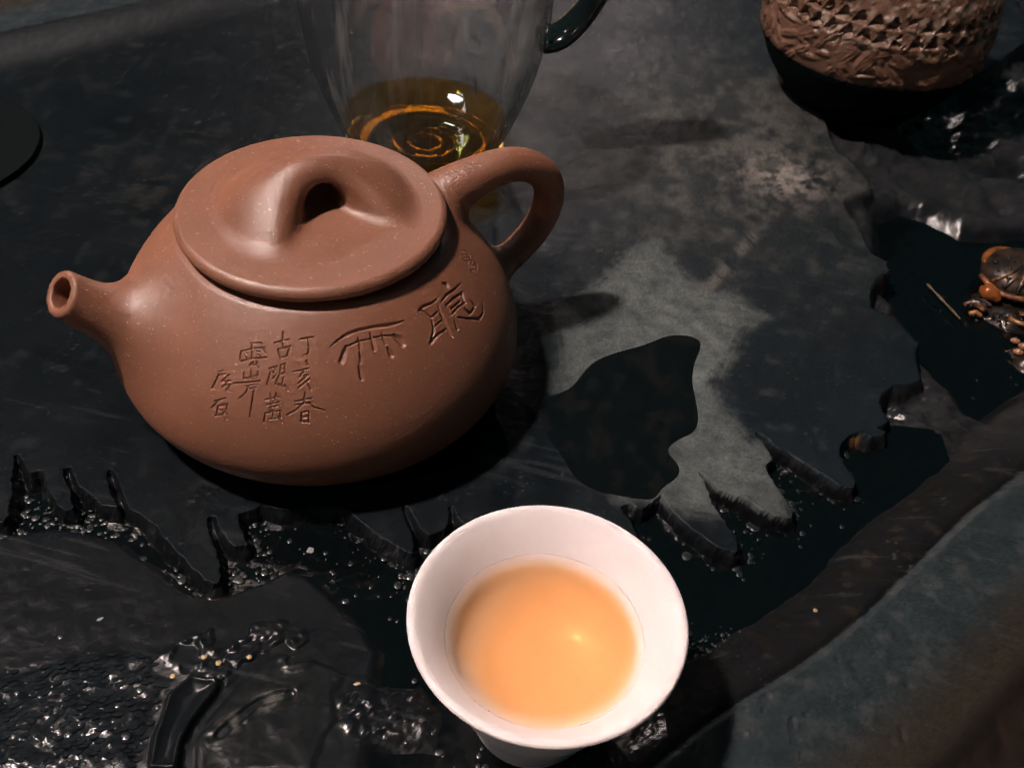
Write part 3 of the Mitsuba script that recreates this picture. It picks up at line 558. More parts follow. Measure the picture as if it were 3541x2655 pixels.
# ------------------------------------------------------------------ puddle on the deck and water in the hollow
def blob_sheet(poly, z, thick, step=1.2, seed=0):
    """A thin film of water with a rounded rim, as a closed-looking sheet."""
    poly = np.asarray(poly, float)
    t = np.r_[0, np.cumsum(np.linalg.norm(np.diff(np.vstack([poly, poly[:1]]), axis=0), axis=1))]
    c = CubicSpline(t, np.vstack([poly, poly[:1]]), bc_type='periodic')(np.linspace(0, t[-1], 260)[:-1])
    from shapely import Polygon
    pg = Polygon(c).buffer(0)
    rings = []
    lo, hi = c.min(0), c.max(0)
    xs, ys = np.meshgrid(np.arange(lo[0], hi[0], step), np.arange(lo[1], hi[1], step), indexing='ij')
    pts = np.stack([xs.ravel(), ys.ravel()], 1)
    d = seg_sdf(pts, c)
    inner = pts[d < -step * 0.6]
    off = c + (c - np.roll(c, 1, 0))[:, ::-1] * 0
    allp = np.vstack([c, inner])
    from scipy.spatial import Delaunay
    tri = Delaunay(allp).simplices
    cen = allp[tri].mean(1)
    tri = tri[seg_sdf(cen, c) < 0]
    dd = np.r_[np.zeros(len(c)), -d[d < -step * 0.6]]
    zz = z + thick * (1 - np.exp(-dd / 1.0))
    v = np.column_stack([allp, zz])
    a = np.cross(v[tri[:, 1]] - v[tri[:, 0]], v[tri[:, 2]] - v[tri[:, 0]])[:, 2]
    tri[a < 0] = tri[a < 0][:, ::-1]
    return v * MM, tri


v, f = blob_sheet(PUDDLE, 0.14, 0.10)
put('puddle', v, f, 'film', n=normals(v, f), label='dark puddle of spilt water with a wavy outline beside the teapot', cat='puddle')

# standing water: one level sheet in the hollow, one in the pool on the right
def water(name, box, level, label, amp):
    xs = np.arange(box[0], box[2], 1.0); ys = np.arange(box[1], box[3], 1.0)
    x, y = np.meshgrid(xs, ys, indexing='ij')
    z = level + amp * (fb(x, y, 0.22, 3, 61) - 0.5)
    nxx, nyy = x.shape
    ii, jj = np.meshgrid(np.arange(nxx - 1), np.arange(nyy - 1), indexing='ij')
    qq = np.stack([ii * nyy + jj, (ii + 1) * nyy + jj, (ii + 1) * nyy + jj + 1, ii * nyy + jj + 1], -1).reshape(-1, 4)
    under = (HV(x.ravel(), y.ravel()) < level + 0.8)
    dEw = -seg_sdf(np.stack([x.ravel(), y.ravel()], 1), rim_curve)
    under &= dEw > 4
    qq = qq[under[qq].any(1)]
    ff = np.vstack([qq[:, [0, 1, 2]], qq[:, [0, 2, 3]]])
    vv, ff = compact(np.stack([x, y, z], -1).reshape(-1, 3) * MM, ff)
    put(name, vv, ff, 'water_black', n=normals(vv, ff), label=label, kind='structure')


water('water', (-140, 78, 125, 215), -4.2, 'black tea water standing in the carved channel under the tray edge', 0.9)
water('water_001', (70, 170, 290, 400), -11.0, 'black tea water in the deep pool beside the amber carving', 0.5)

# droplets and bubbles that catch the lamps
rng = np.random.default_rng(11)
ico = trimesh.creation.icosphere(subdivisions=2)
dv, df = [], []


def drop(x, y, z, r, sq=0.28):
    r = r * rng.choice([0.8, 1.2, 1.9])
    dv.append(ico.vertices * [r, r * rng.uniform(0.8, 1.2), r * sq] + [x, y, z])
    df.append(ico.faces + len(ico.vertices) * len(df))


edge_c = np.array(DECK_EDGE)
cnt = 0
while cnt < 260:
    k = rng.integers(0, len(edge_c) - 1)
    p = edge_c[k] + (edge_c[k + 1] - edge_c[k]) * rng.random() + rng.normal(0, 3.2, 2)
    if p[1] > 215 or not (-130 < p[0] < 95):
        continue
    z = HI(*p)
    if z > -3.4:
        continue
    drop(p[0], p[1], max(z, -4.1) + 0.05, 0.28 + 0.5 * rng.random() ** 3)
    cnt += 1
for (cx, cy, sx, sy, m) in ((-98, 98, 12, 8, 100), (-74, 96, 7, 8, 50), (-45, 142, 22, 5, 60), (40, 130, 10, 8, 60), (52, 134, 7, 2.2, 160), (-20, 150, 14, 6, 60), (20, 108, 6, 5, 30), (165, 265, 16, 18, 60), (-105, 152, 16, 3, 160), (-70, 138, 12, 4, 90), (58, 178, 16, 6, 80), (0, 100, 10, 8, 60)):
    for _ in range(m):
        x, y = cx + rng.normal(0, sx), cy + rng.normal(0, sy)
        z = HI(x, y)
        if y > 122 and z > -3.4:
            continue
        drop(x, y, max(z, -4.0 if x < 100 else -10.9) + 0.05, 0.22 + 0.4 * rng.random() ** 3)
dv, df = np.vstack(dv) * MM, np.vstack(df)
put('water_droplets', dv, df, 'drop', n=normals(dv, df), label='tiny drops and bubbles of water glinting in the wet hollow', cat='droplets', kind='stuff')

# ------------------------------------------------------------------ the teapot (local millimetres: x towards the handle)
PA = math.radians(31.0)
PC, PS = math.cos(PA), math.sin(PA)
POT = np.array([-53.45, 211.88, 0.3])


def pot_world(v):
    return (np.stack([v[:, 0] * PC - v[:, 1] * PS, v[:, 0] * PS + v[:, 1] * PC, v[:, 2]], 1) + POT) * MM


def pot_dir(n):
    return np.stack([n[:, 0] * PC - n[:, 1] * PS, n[:, 0] * PS + n[:, 1] * PC, n[:, 2]], 1)


prof_z = np.array([0, 2.0, 5.0, 9.0, 14.0, 20.0, 27.0, 34.0, 41.0, 46.0, 48.5])
prof_r = np.array([40.0, 44.6, 48.9, 52.0, 53.5, 53.0, 50.6, 46.6, 41.2, 36.4, 33.6])
PR = CubicSpline(prof_z, prof_r)
zz = np.linspace(1.0, 48.2, 110)
poly = np.vstack([[[-5, 1.4], [30, 1.4], [31, 0.0], [39.0, 0.0]], np.column_stack([PR(zz), zz]), [[33.0, 48.6], [31.0, 48.8], [-5, 48.8]]])
gr, gz = np.arange(-4, 90, 0.4), np.arange(-12, 72, 0.4)
R2, Z2 = np.meshgrid(gr, gz, indexing='ij')
BODY = seg_sdf(np.stack([R2.ravel(), Z2.ravel()], 1), poly).reshape(R2.shape)


def body_f(p):
    r = np.hypot(p[:, 0], p[:, 1])
    return map_coordinates(BODY, [(r + 4) / 0.4, (p[:, 2] + 12) / 0.4], order=1, mode='nearest')


tip = np.array([-61.6, 1.5, 44.2])
tn = np.array([-0.735, -0.16, 0.66]); tn /= np.linalg.norm(tn)
sp_path = curve([[-38, 0, 27], [-47, 0, 32.5], [-55, 0.6, 38.0], tip, tip + tn * 5], 34)
sp_rad = PchipInterpolator([0, 0.2, 0.38, 0.62, 0.8, 1], [13.5, 10.4, 8.0, 6.3, 5.7, 5.6])(np.linspace(0, 1, 34))
hd_path = curve([[30, 0, 43.5], [37, 0, 48.5], [45.5, 0, 51.8], [54, 0, 53.0], [62, 0, 50.6], [67.3, 0, 44.8], [68.3, 0, 37.5], [65.3, 0, 29.5], [59.5, 0, 23.0], [53, 0, 18.2], [46, 0, 15]], 44)
hd_rad = PchipInterpolator( [0, 0.1, 0.25, 0.45, 0.6, 0.8, 1], [8.2, 6.8, 5.1, 4.4, 4.3, 4.2, 4.6])(np.linspace(0, 1, 44))


def spout_f(p):
    return smax(chain(p, sp_path, sp_rad), (p - tip) @ tn, 1.0)


def pot_f(p):
    d = body_f(p)
    m = p[:, 0] < -20
    if m.any():
        q_ = p[m]
        s = smin(d[m], spout_f(q_), 10.0)
        hole = chain(q_, np.array([tip + tn * 3, tip - tn * 6, [-46, 0, 33]]), [3.55, 3.4, 3.2])
        d[m] = smax(s, -hole, 0.7)
    m = p[:, 0] > 20
    if m.any():
        d[m] = smin(d[m], chain(p[m], hd_path, hd_rad), 6.0)
    return d


pv, pf, pn = surface_nets(pot_f, (-74, -57, -3), (80, 57, 60.5), 0.85)
# carve the inscription: V-shaped cuts, in two rounds of refinement
strokes = []
for s in STROKES:
    s = np.array(s, float)
    loc = np.column_stack([s[:, 0] * PC + s[:, 1] * PS, -s[:, 0] * PS + s[:, 1] * PC, s[:, 2], s[:, 3]])
    for a, b in zip(loc[:-1], loc[1:]):
        strokes.append((a, b))
A = np.array([a for a, b in strokes]); B = np.array([b for a, b in strokes])
mids = np.vstack([A[:, :3] + (B - A)[:, :3] * t for t in np.linspace(0, 1, 6)])
tree = cKDTree(mids)
for lev, reach in ((0, 2.4), (1, 1.7), (2, 1.1)):
    near = tree.query(pv)[0] < reach
    pv, pf = split_edges(pv, pf, near)
pn = grad(pot_f, pv, 0.35); pn /= np.linalg.norm(pn, axis=1, keepdims=True)
pv = pv - np.clip(pot_f(pv), -0.05, 0.05)[:, None] * pn * 0
cand = np.where(tree.query(pv)[0] < 1.6)[0]
cp = pv[cand]
depth = np.zeros(len(cand))
for a, b in zip(A, B):
    ab = b[:3] - a[:3]
    t = np.clip(((cp - a[:3]) @ ab) / max(ab @ ab, 1e-9), 0, 1)
    d = np.linalg.norm(cp - a[:3] - t[:, None] * ab, axis=1)
    hw = 0.5 * (a[3] + (b[3] - a[3]) * t) * 1.12 + 0.05
    dep = np.minimum(hw * 1.5, 0.62)
    depth = np.maximum(depth, dep * np.clip(1.25 * (1 - d / hw), 0, 1))
rag = meshkit.noise(cp * 2.2)
depth *= 0.8 + 0.4 * rag
pv[cand] -= pn[cand] * depth[:, None]
mn = normals(pv, pf)
flip = np.sign((mn * pn).sum(1).sum())
touched = np.zeros(len(pv), bool); touched[cand[depth > 0]] = True
ring = touched[pf].any(1)
touched[pf[ring].ravel()] = True
pn = np.where(touched[:, None], mn * flip, pn)
cen = pv[pf].mean(1)
bf = body_f(cen)
kind_f = np.where((bf > 1.1) & (cen[:, 0] < -25), 1, np.where((bf > 1.1) & (cen[:, 0] > 25), 2, 0))
for k, nm in enumerate(('body', 'spout', 'handle')):
    a, b, c = compact(pv, pf[kind_f == k], pn)
    put('teapot__' + nm, pot_world(a), b, 'clay', n=pot_dir(c))
say('teapot', 'squat reddish brown clay teapot with carved calligraphy and a bridge knob lid', 'teapot')
say('teapot__body', 'round clay body carved with large and small Chinese characters')

# the lid and its arched bridge knob
lp = np.vstack([[[-5, 49.5], [29, 49.5], [29.4, 49.8], [31.2, 49.9]], [[31.3 + 2.2 * math.sin(a), 52.0 - 2.1 * math.cos(a)] for a in np.linspace(0.15, 2.9, 14)],
                [[29, 54.25], [24, 54.7], [14, 55.3], [0, 55.7], [-5, 55.7]]])
lr, lz = np.arange(-4, 46, 0.25), np.arange(42, 76, 0.25)
R3, Z3 = np.meshgrid(lr, lz, indexing='ij')
LID = seg_sdf(np.stack([R3.ravel(), Z3.ravel()], 1), lp).reshape(R3.shape)


def lid_f(p):
    r = np.hypot(p[:, 0], p[:, 1])
    return map_coordinates(LID, [(r + 4) / 0.25, (p[:, 2] - 42) / 0.25], order=1, mode='nearest')


def knob_f(p):
    u, w, z = p[:, 0] - 1.0, p[:, 1], p[:, 2]
    au = np.abs(u)
    crest = 12.6 * np.clip(1 - (au / 27.5) ** 2, 0, 1) ** 1.3
    wide = np.where(w < 0, 10.2, 15.0) + np.where(w < 0, 4.0, 0.0) * sstep(3, 14, au)
    g = np.exp(-(np.abs(w) / wide) ** 1.9)
    d = (z - (53.6 + 1.6 * (1 - (au ** 2 + w * w) / 900) + crest * g)) * 0.66 + 0.02 * np.maximum(np.hypot(u, w) - 17, 0) ** 2
    # the opening under the bridge
    wf = np.minimum(w, 0) ** 2
    wb = np.maximum(w, -2)
    ru = 4.4 + 0.024 * wf - 0.15 * (wb + 2)
    rz = 4.5 + 0.016 * wf - 0.2 * (wb + 2)
    ru, rz = np.maximum(ru, 1.2), np.maximum(rz, 1.2)
    hole = (np.sqrt((u - 0.5) ** 2 / ru ** 2 + (z - 56.6) ** 2 / rz ** 2) - 1) * np.minimum(ru, rz) * 0.9
    d = smax(d, -hole, 6.5)
    return np.maximum(d, 52.5 - z)


def lidk_f(p):
    d = lid_f(p)
    m = (p[:, 2] > 50) & (np.hypot(p[:, 0], p[:, 1]) < 33)
    if m.any():
        d[m] = smin(d[m], knob_f(p[m]), 1.8)
    return d


lv, lf, ln = surface_nets(lidk_f, (-36, -36, 48), (36, 36, 69), 0.55)
cen = lv[lf].mean(1)
isk = lid_f(cen) > 0.7
for nm, m in (('lid', ~isk), ('lid__knob', isk)):
    a, b, c = compact(lv, lf[m], ln)
    put('teapot__' + nm, pot_world(a), b, 'clay', n=pot_dir(c))
say('teapot__lid__knob', 'arched bridge knob with an opening through it')

# ------------------------------------------------------------------ the white cup and its tea
CUP = np.array([11.4, 114.0, 0])
cz0 = HI(11.4, 114.0) + 0.3
top = 34.0
outer = smooth_profile([(0, cz0 + 1.2), (10.5, cz0 + 1.2), (11.2, cz0), (12.6, cz0), (13.2, cz0 + 1.5), (14.2, cz0 + 5), (16.2, cz0 + 12), (18.4, top - 22), (20.3, top - 14), (22.0, top - 8.5), (24.2, top - 4.2), (26.4, top - 1.6), (27.2, top - 0.7),
                        (27.4, top - 0.1), (27.0, top + 0.35), (26.2, top + 0.3), (24.6, top - 1.0), (22.4, top - 3.6), (20.4, top - 6.6), (18.6, top - 9.6), (16.6, top - 13.6), (13.0, top - 17.6), (8.5, top - 19.6), (4, top - 20.2), (0, top - 20.3)], 110)
cv, cf = lathe(outer, 128)
ang = np.arctan2(cv[:, 1], cv[:, 0])
cv = cv * (1 + 0.004 * np.sin(2 * ang + 0.6))[:, None] ** [1, 1, 0] + CUP * [1, 1, 0]
put('tea_cup', cv * MM, cf, 'porcelain', n=normals(cv, cf), label='small white porcelain cup with a flared rim, half full of tea', cat='cup')
lev = top - 7.4
bowl = [(x, z) for x, z in outer[np.argmax(outer[:, 1]):] if z < lev]
inn = outer[np.argmax(outer[:, 1]):]
rl = np.interp(lev, inn[::-1, 1], inn[::-1, 0])
tp = [(0, lev), (rl * 0.5, lev), (rl - 1.2, lev), (rl + 0.7, lev)] + [(x + 0.35, z - 0.35) for x, z in bowl if z < lev - 0.5]
tp = [(x, z) for x, z in tp[:-1]] + [(0, top - 20.8)]
tv, tf = lathe(tp, 96)
tv = (tv + CUP * [1, 1, 0])
tf = tf[:, ::-1]


def cup_tint(p, n, uv):
    r = dr.sqrt(dr.square(p.x * 1000 - 11.4) + dr.square(p.y * 1000 - 114.0))
    d = 0.03 + 0.97 * ss(19.4, 16.0, r)
    return mi.Color3f(dr.exp(-0.02 * d), dr.exp(-0.37 * d), dr.exp(-0.88 * d))


scene['tea_cup_film'] = {'type': 'thindielectric', 'int_ior': 1.33, 'specular_transmittance': mikit.proc(cup_tint)}
tn_ = normals(tv, tf)
put('cup_tea', tv * MM, tf, 'tea_cup_film', n=tn_, label='clear orange tea in the small white cup', cat='tea')

# ------------------------------------------------------------------ the glass pitcher, its handle and the tea in it
PIT = np.array([-40.0, 328.0, 0.4])
po = smooth_profile([(0, 0.0), (20.5, 0.0), (22.2, 0.6), (24.2, 2.6), (27.6, 7), (30.6, 12.4), (34.3, 22), (37.8, 33), (40.2, 45), (41.4, 57), (41.6, 68), (40.4, 80), (38.0, 90), (36.6, 96), (37.2, 100)], 90)
gv, gf = lathe(po[15:], 128)
put('glass_pitcher__wall', (gv + PIT) * MM, gf, 'glass_misted', n=normals(gv, gf))
pin = smooth_profile([(35.6, 100), (35.0, 96), (36.5, 90), (38.9, 80), (40.1, 68), (39.9, 57), (38.7, 45), (36.3, 33), (32.9, 22), (29.2, 12.4), (28.6, 11.7)], 60)
gv, gf = lathe(pin, 128)
put('glass_pitcher__inner_wall', (gv + PIT) * MM, gf, 'glass_thin', n=normals(gv, gf))
foot = smooth_profile([(0, 0.9), (15, 0.9), (17, 0.1), (20.2, 0.05), (21.8, 0.8), (23.6, 3.0), (25.4, 5.4), (24.6, 5.5), (22.6, 4.3), (20.5, 3.6), (19, 4.0), (14, 3.3), (11, 3.7), (8, 3.2), (5, 3.6), (2.5, 3.1), (0, 3.1)], 70)
gv, gf = lathe(foot, 128)
put('glass_pitcher__foot', (gv + PIT) * MM, gf, 'glass_thin', n=normals(gv, gf), label='glass foot with moulded rings')
for k, (rad, zz_, w_, h_) in enumerate(((21.3, 3.4, 1.9, 0.9), (27.4, 2.6, 1.1, 1.6), (10.5, 3.3, 0.8, 0.4), (6.0, 3.2, 0.6, 0.35))):  # pale rings on the foot imitate the golden caustic light
    aa = np.linspace(0, 2 * np.pi, 17)
    gv, gf = lathe([(rad + w_ * math.cos(t), zz_ + h_ * math.sin(t)) for t in aa], 128)
    ga = np.arctan2(gv[:, 1], gv[:, 0])
    thin = 0.12 + 0.88 * sstep(0.35, 0.62, meshkit.fbm(np.stack([np.cos(ga) * 1.6 + k, np.sin(ga) * 1.6, 0 * ga + 4], 1), 3, 6))
    gr_ = np.hypot(gv[:, 0], gv[:, 1])
    gv[:, :2] *= ((rad + (gr_ - rad) * thin + 0.5 * np.sin(2 * ga + k)) / gr_)[:, None]
    gv[:, 2] = zz_ - 1.2 * (1 - thin) + (gv[:, 2] - zz_) * thin
    put('glass_pitcher__foot_ring_caustic' + ('_%03d' % k if k else ''), (gv + PIT) * MM, gf, 'caustic_pale', n=normals(gv, gf))
tprof = [(0, 11.6), (20, 11.6), (28.0, 11.6), (28.8, 11.8), (29.3, 12.3), (28.4, 10), (26.6, 7.4), (24.8, 5.6), (22.6, 4.9), (20.5, 4.2), (19, 4.6), (14, 3.9), (11, 4.3), (8, 3.8), (5, 4.2), (2.5, 3.7), (0, 3.7)]
gv, gf = lathe(tprof, 128)
gf = gf[:, ::-1]


def pot_tint(p, n, uv):
    return mi.Color3f(0.93, 0.60, 0.17)


scene['tea_pitcher_film'] = {'type': 'thindielectric', 'int_ior': 1.33, 'specular_transmittance': {'type': 'rgb', 'value': [0.99, 0.74, 0.31]}}
put('pitcher_tea', (gv + PIT) * MM, gf, 'tea_pitcher_film', n=normals(gv, gf), label='shallow amber tea in the bottom of the glass pitcher', cat='tea')
ha = math.radians(14)
hp = curve([[39.0, 0, 41], [45, 0, 42.0], [53, 0, 50], [60, 0, 64], [64, 0, 77], [62, 0, 90], [54, 0, 97], [44, 0, 95], [39, 0, 92]], 40)


def sweep(path, ru, rv, seg=20):
    path = np.asarray(path, float)
    t = np.gradient(path, axis=0); t /= np.linalg.norm(t, axis=1, keepdims=True)
    side = np.tile([0, 1.0, 0], (len(path), 1))
    side -= (side * t).sum(1, keepdims=True) * t; side /= np.linalg.norm(side, axis=1, keepdims=True)
    nor = np.cross(t, side)
    a = np.arange(seg) * 2 * np.pi / seg
    ru, rv = np.broadcast_to(ru, len(path)), np.broadcast_to(rv, len(path))
    v = path[:, None] + (np.cos(a)[None, :, None] * side[:, None] * ru[:, None, None] + np.sin(a)[None, :, None] * nor[:, None] * rv[:, None, None])
    i, j = np.meshgrid(np.arange(len(path) - 1), np.arange(seg), indexing='ij')
    k = (j + 1) % seg
    q = np.stack([i * seg + j, i * seg + k, (i + 1) * seg + k, (i + 1) * seg + j], -1).reshape(-1, 4)
    v = np.vstack([v.reshape(-1, 3), path[[0, -1]]])
    m = len(path) * seg
    e = np.arange(seg)
    caps = np.vstack([np.stack([e * 0 + m, (e + 1) % seg, e], 1), np.stack([e * 0 + m + 1, m - seg + e, m - seg + (e + 1) % seg], 1)])
    return v, np.vstack([q[:, [0, 1, 2]], q[:, [0, 2, 3]], caps])


def rotz(v, a):
    c, s = math.cos(a), math.sin(a)
    return np.stack([v[:, 0] * c - v[:, 1] * s, v[:, 0] * s + v[:, 1] * c, v[:, 2]], 1)


hv, hf = sweep(hp, 7.6, 3.4)
hv = rotz(hv, ha) + PIT
put('glass_pitcher__handle', hv * MM, hf, 'handle_glass', n=normals(hv, hf), label='glossy black loop handle')
say('glass_pitcher', 'clear round glass pitcher with a black handle and a little tea, behind the teapot', 'pitcher')

# ------------------------------------------------------------------ the carved brown censer at the back right
CEN = np.array([128.6, 403.4, 0])
cen_z = 0.5
cprof = smooth_profile([(0, 0), (26, 0), (28.5, 0.8), (31, 4), (35.5, 9), (40, 16), (42.6, 23), (43.3, 31), (43, 40), (42, 49), (40.5, 56), (38.6, 62), (36.5, 64), (34.5, 63.5), (33.8, 60), (33.8, 52), (0, 52)], 260)
seg = 560
cv, cf = lathe(cprof, seg)
an = (np.arctan2(cv[:, 1], cv[:, 0])) * 42 / 1.0
zc = cv[:, 2]
rr = np.hypot(cv[:, 0], cv[:, 1])
out_side = np.repeat(np.arange(len(cprof)) < 195, seg)
leafd = np.zeros(len(cv))
rngc = np.random.default_rng(3)
per = 2 * np.pi * 42
for _ in range(300):
    ca, cz_, th = rngc.uniform(-per / 2, per / 2), rngc.uniform(24, 39.5), rngc.normal(0.0, 1.0)
    L, W = rngc.uniform(2.4, 6.8), rngc.uniform(0.9, 2.1)
    da = (an - ca + per / 2) % per - per / 2
    m = (np.abs(da) < 7) & (np.abs(zc - cz_) < 7) & out_side
    a = da[m] * math.cos(th) + (zc[m] - cz_) * math.sin(th)
    b = -da[m] * math.sin(th) + (zc[m] - cz_) * math.cos(th)
    e = (a / L) ** 2 + (np.abs(b) / W) ** 1.6
    lf_ = np.clip(1 - e, 0, 1) ** 0.5 * 1.35 - 0.5 * np.exp(-(b / 0.25) ** 2) * (e < 0.8)
    leafd[m] = np.maximum(leafd[m], lf_ + 0.25 * rngc.random())
band = sstep(38.5, 39.5, zc) * sstep(55, 54, zc) * out_side
cell = per / 44
row = np.floor((zc - 39.5) / 5.6)
ua = (an / cell + 0.5 * (row % 2)) % 1.0 - 0.5
vb = ((zc - 39.5) / 5.6) % 1.0
tri_ = (np.abs(ua) < 0.40 * (1 - vb) / 0.8) & (vb > 0.12) & (vb < 0.85) & (row >= 0) & (row < 2)
wear = meshkit.fbm(cv * 0.16, 3, 4)
leafd = leafd + band * np.where(tri_ & (wear < 0.62), -2.2, 0.2) + 0.45 * (meshkit.fbm(cv * 0.7, 3, 2) - 0.5) * out_side
leafd += 0.7 * sstep(0.55, 0.75, meshkit.fbm(cv * 0.45, 2, 9)) * sstep(36, 40, zc) * out_side
leafd *= sstep(17, 24, zc)
dirn = np.stack([cv[:, 0] / np.maximum(rr, 1e-6), cv[:, 1] / np.maximum(rr, 1e-6), 0 * rr], 1)
cv = cv + dirn * np.where(out_side, leafd, 0)[:, None] + CEN + [0, 0, cen_z]
scene['censer_clay'] = two({'type': 'principled', 'base_color': {'type': 'mesh_attribute', 'name': 'vertex_color'}, 'roughness': 0.42, 'specular': 0.5})
ccol = np.array([0.095, 0.050, 0.032]) * (0.7 + 0.6 * meshkit.fbm(cv * 0.12, 3, 7)[:, None])
pale = sstep(0.50, 0.66, meshkit.fbm(cv * 0.28, 3, 12)) * sstep(34, 42, zc)
ccol = ccol * (1 - pale[:, None] * 0.75) + np.array([0.27, 0.21, 0.165]) * pale[:, None] * 0.75
low = sstep(25.0, 22.5, zc + 3 * (meshkit.fbm(cv * 0.2, 3, 15) - 0.5))
ccol = ccol * (1 - 0.96 * low[:, None]) + np.array([0.0012, 0.003, 0.0035]) * low[:, None]
zq_ = cv[cf][:, :, 2].mean(1) - cen_z
rq_ = np.repeat(np.arange(len(cprof) - 1), seg)
fc_band = np.zeros(len(cf), int)
fc_band[zq_ < 4] = 1
nC = normals(cv, cf)
fc_band[(zq_ >= 4) & (zq_ < 23.2)] = 2
for k, nm in ((0, 'body'), (1, 'foot'), (2, 'base')):
    a, b, c, d = compact(cv, cf[fc_band == k], nC, ccol)
    put('censer__' + nm, a * MM, b, 'censer_clay' if k == 0 else 'matte_black', n=c, color=d)
say('censer', 'round brown pierced censer carved with leaves, at the upper right', 'censer')
say('censer__foot', 'black turned foot ring')
say('censer__base', 'plain black lower bowl')

# ------------------------------------------------------------------ the wet amber carving at the right edge
scene['amber_glaze'] = two({'type': 'principled', 'base_color': VC, 'roughness': 0.27, 'metallic': 0.55, 'specular': 0.6, 'clearcoat': 0.8, 'clearcoat_gloss': 0.95})
ORN = np.array([170.0, 293.0, -5.0])


def tube(path, rad, seg=14):
    path = np.asarray(path, float)
    t = np.gradient(path, axis=0); t /= np.linalg.norm(t, axis=1, keepdims=True)
    ref = np.array([0.3, 0.2, 0.93])
    side = np.cross(t, ref); side /= np.linalg.norm(side, axis=1, keepdims=True)
    nor = np.cross(side, t)
    a = np.arange(seg) * 2 * np.pi / seg
    rad = np.broadcast_to(rad, len(path))
    v = (path[:, None] + rad[:, None, None] * (np.cos(a)[None, :, None] * side[:, None] + np.sin(a)[None, :, None] * nor[:, None])).reshape(-1, 3)
    i, j = np.meshgrid(np.arange(len(path) - 1), np.arange(seg), indexing='ij')
    k = (j + 1) % seg
    q = np.stack([i * seg + j, (i + 1) * seg + j, (i + 1) * seg + k, i * seg + k], -1).reshape(-1, 4)
    m = len(path) * seg
    e = np.arange(seg)
    v = np.vstack([v, path[[0, -1]]])
    caps = np.vstack([np.stack([e * 0 + m, e, (e + 1) % seg], 1), np.stack([e * 0 + m + 1, m - seg + (e + 1) % seg, m - seg + e], 1)])
    return v, np.vstack([q[:, [0, 1, 2]], q[:, [0, 2, 3]], caps])


def amber(key, v, f, c0, c1=None, label=None):
    c0, c1 = np.array(c0), np.array(c0 if c1 is None else c1)
    t = sstep(0.35, 0.62, meshkit.fbm(v * 0.25, 3, 8))[:, None]
    put(key, v * MM, f, 'amber_glaze', n=normals(v, f), color=c0 * (1 - t) + c1 * t, label=label)


AMB, DRK = (0.30, 0.11, 0.03), (0.012, 0.011, 0.010)
sh = trimesh.creation.icosphere(subdivisions=4)
vv = sh.vertices * [13.5, 12.5, 7.5] + ORN
amber('amber_carving__shell', vv, sh.faces, DRK, (0.05, 0.03, 0.018), 'black ribbed shell')
for k, a0 in enumerate(np.linspace(-0.75, 1.1, 6)):
    tt_ = np.linspace(0, 1, 16)
    lat = 0.25 + 1.15 * tt_
    ph = math.radians(248) + a0 * (0.4 + 0.75 * tt_) * 0.8
    pth = ORN + np.stack([13.6 * np.sin(lat) * np.cos(ph), 12.6 * np.sin(lat) * np.sin(ph), 7.6 * np.cos(lat)], 1)
    a, b = tube(pth, 0.35 + 0.45 * tt_)
    amber('amber_carving__rib' + ('_%03d' % k if k else ''), a, b, (0.30, 0.14, 0.06), DRK)
ph = np.linspace(math.radians(185), math.radians(330), 26)
a, b = tube(ORN + np.stack([13.9 * np.cos(ph), 12.9 * np.sin(ph), -0.6 + 0.3 * np.sin(6 * ph)], 1), 0.95)
amber('amber_carving__lip', a, b, (0.40, 0.17, 0.055), (0.14, 0.06, 0.03), 'amber lip round the shell')
ph = np.linspace(math.radians(95), math.radians(165), 18)
a, b = tube(ORN + np.stack([13.0 * np.cos(ph), 12.2 * np.sin(ph), 1.8 + 0 * ph], 1), 1.8 * np.sin(np.linspace(0.5, 2.7, 18)))
amber('amber_carving__crest', a, b, (0.40, 0.14, 0.03), (0.12, 0.04, 0.012))


def blob(key, pts, rad, c0, c1=None, label=None):
    a, b = tube(curve(pts, 14), np.interp(np.linspace(0, 1, 14), np.linspace(0, 1, len(rad)), rad), 16)
    amber(key, a, b, c0, c1, label)


O2 = ORN
sb = trimesh.creation.icosphere(subdivisions=4)
vv = sb.vertices * [16, 12, 4.2] + O2 + [-3, -12, -7.4]
vv = vv + sb.vertices * (5.0 * (meshkit.fbm(vv * 0.22, 3, 5) - 0.5))[:, None]
amber('amber_carving__body', vv, sb.faces, DRK, (0.03, 0.018, 0.010), 'black lumpy body')
blob('amber_carving__claw', [O2 + [-15.5, -7.5, -1.5], O2 + [-13.0, -9.5, -1.0], O2 + [-10.0, -12.5, -2.0]], [1.2, 2.9, 2.3, 0.8], (0.30, 0.085, 0.018), (0.4, 0.12, 0.03))
blob('amber_carving__claw_001', [O2 + [-21, -13.0, -4.5], O2 + [-17.0, -13.5, -3], O2 + [-15.5, -16.5, -4]], [0.7, 1.5, 1.6, 0.9], (0.40, 0.16, 0.08), DRK)
blob('amber_carving__claw_002', [O2 + [-20.5, -17.5, -4.5], O2 + [-18.5, -17.5, -4.2], O2 + [-16.5, -18.0, -4.8]], [0.8, 1.3, 0.7], (0.45, 0.2, 0.07))
blob('amber_carving__claw_003', [O2 + [-17.5, -12.0, -3.6], O2 + [-15.0, -12.0, -3.2], O2 + [-12.5, -13.5, -3.6]], [0.6, 1.0, 0.5], (0.10, 0.08, 0.08))
phc = np.linspace(0, 4.9, 30)
a, b = tube(O2 + [-1.5, -19.0, -3.2] + np.stack([6.0 * np.cos(phc + 1.2), 3.6 * np.sin(phc + 1.2), 0.4 * phc - 1], 1), 0.9)
amber('amber_carving__coil', a, b, DRK, (0.30, 0.15, 0.06), 'dark coil in front of the shell')
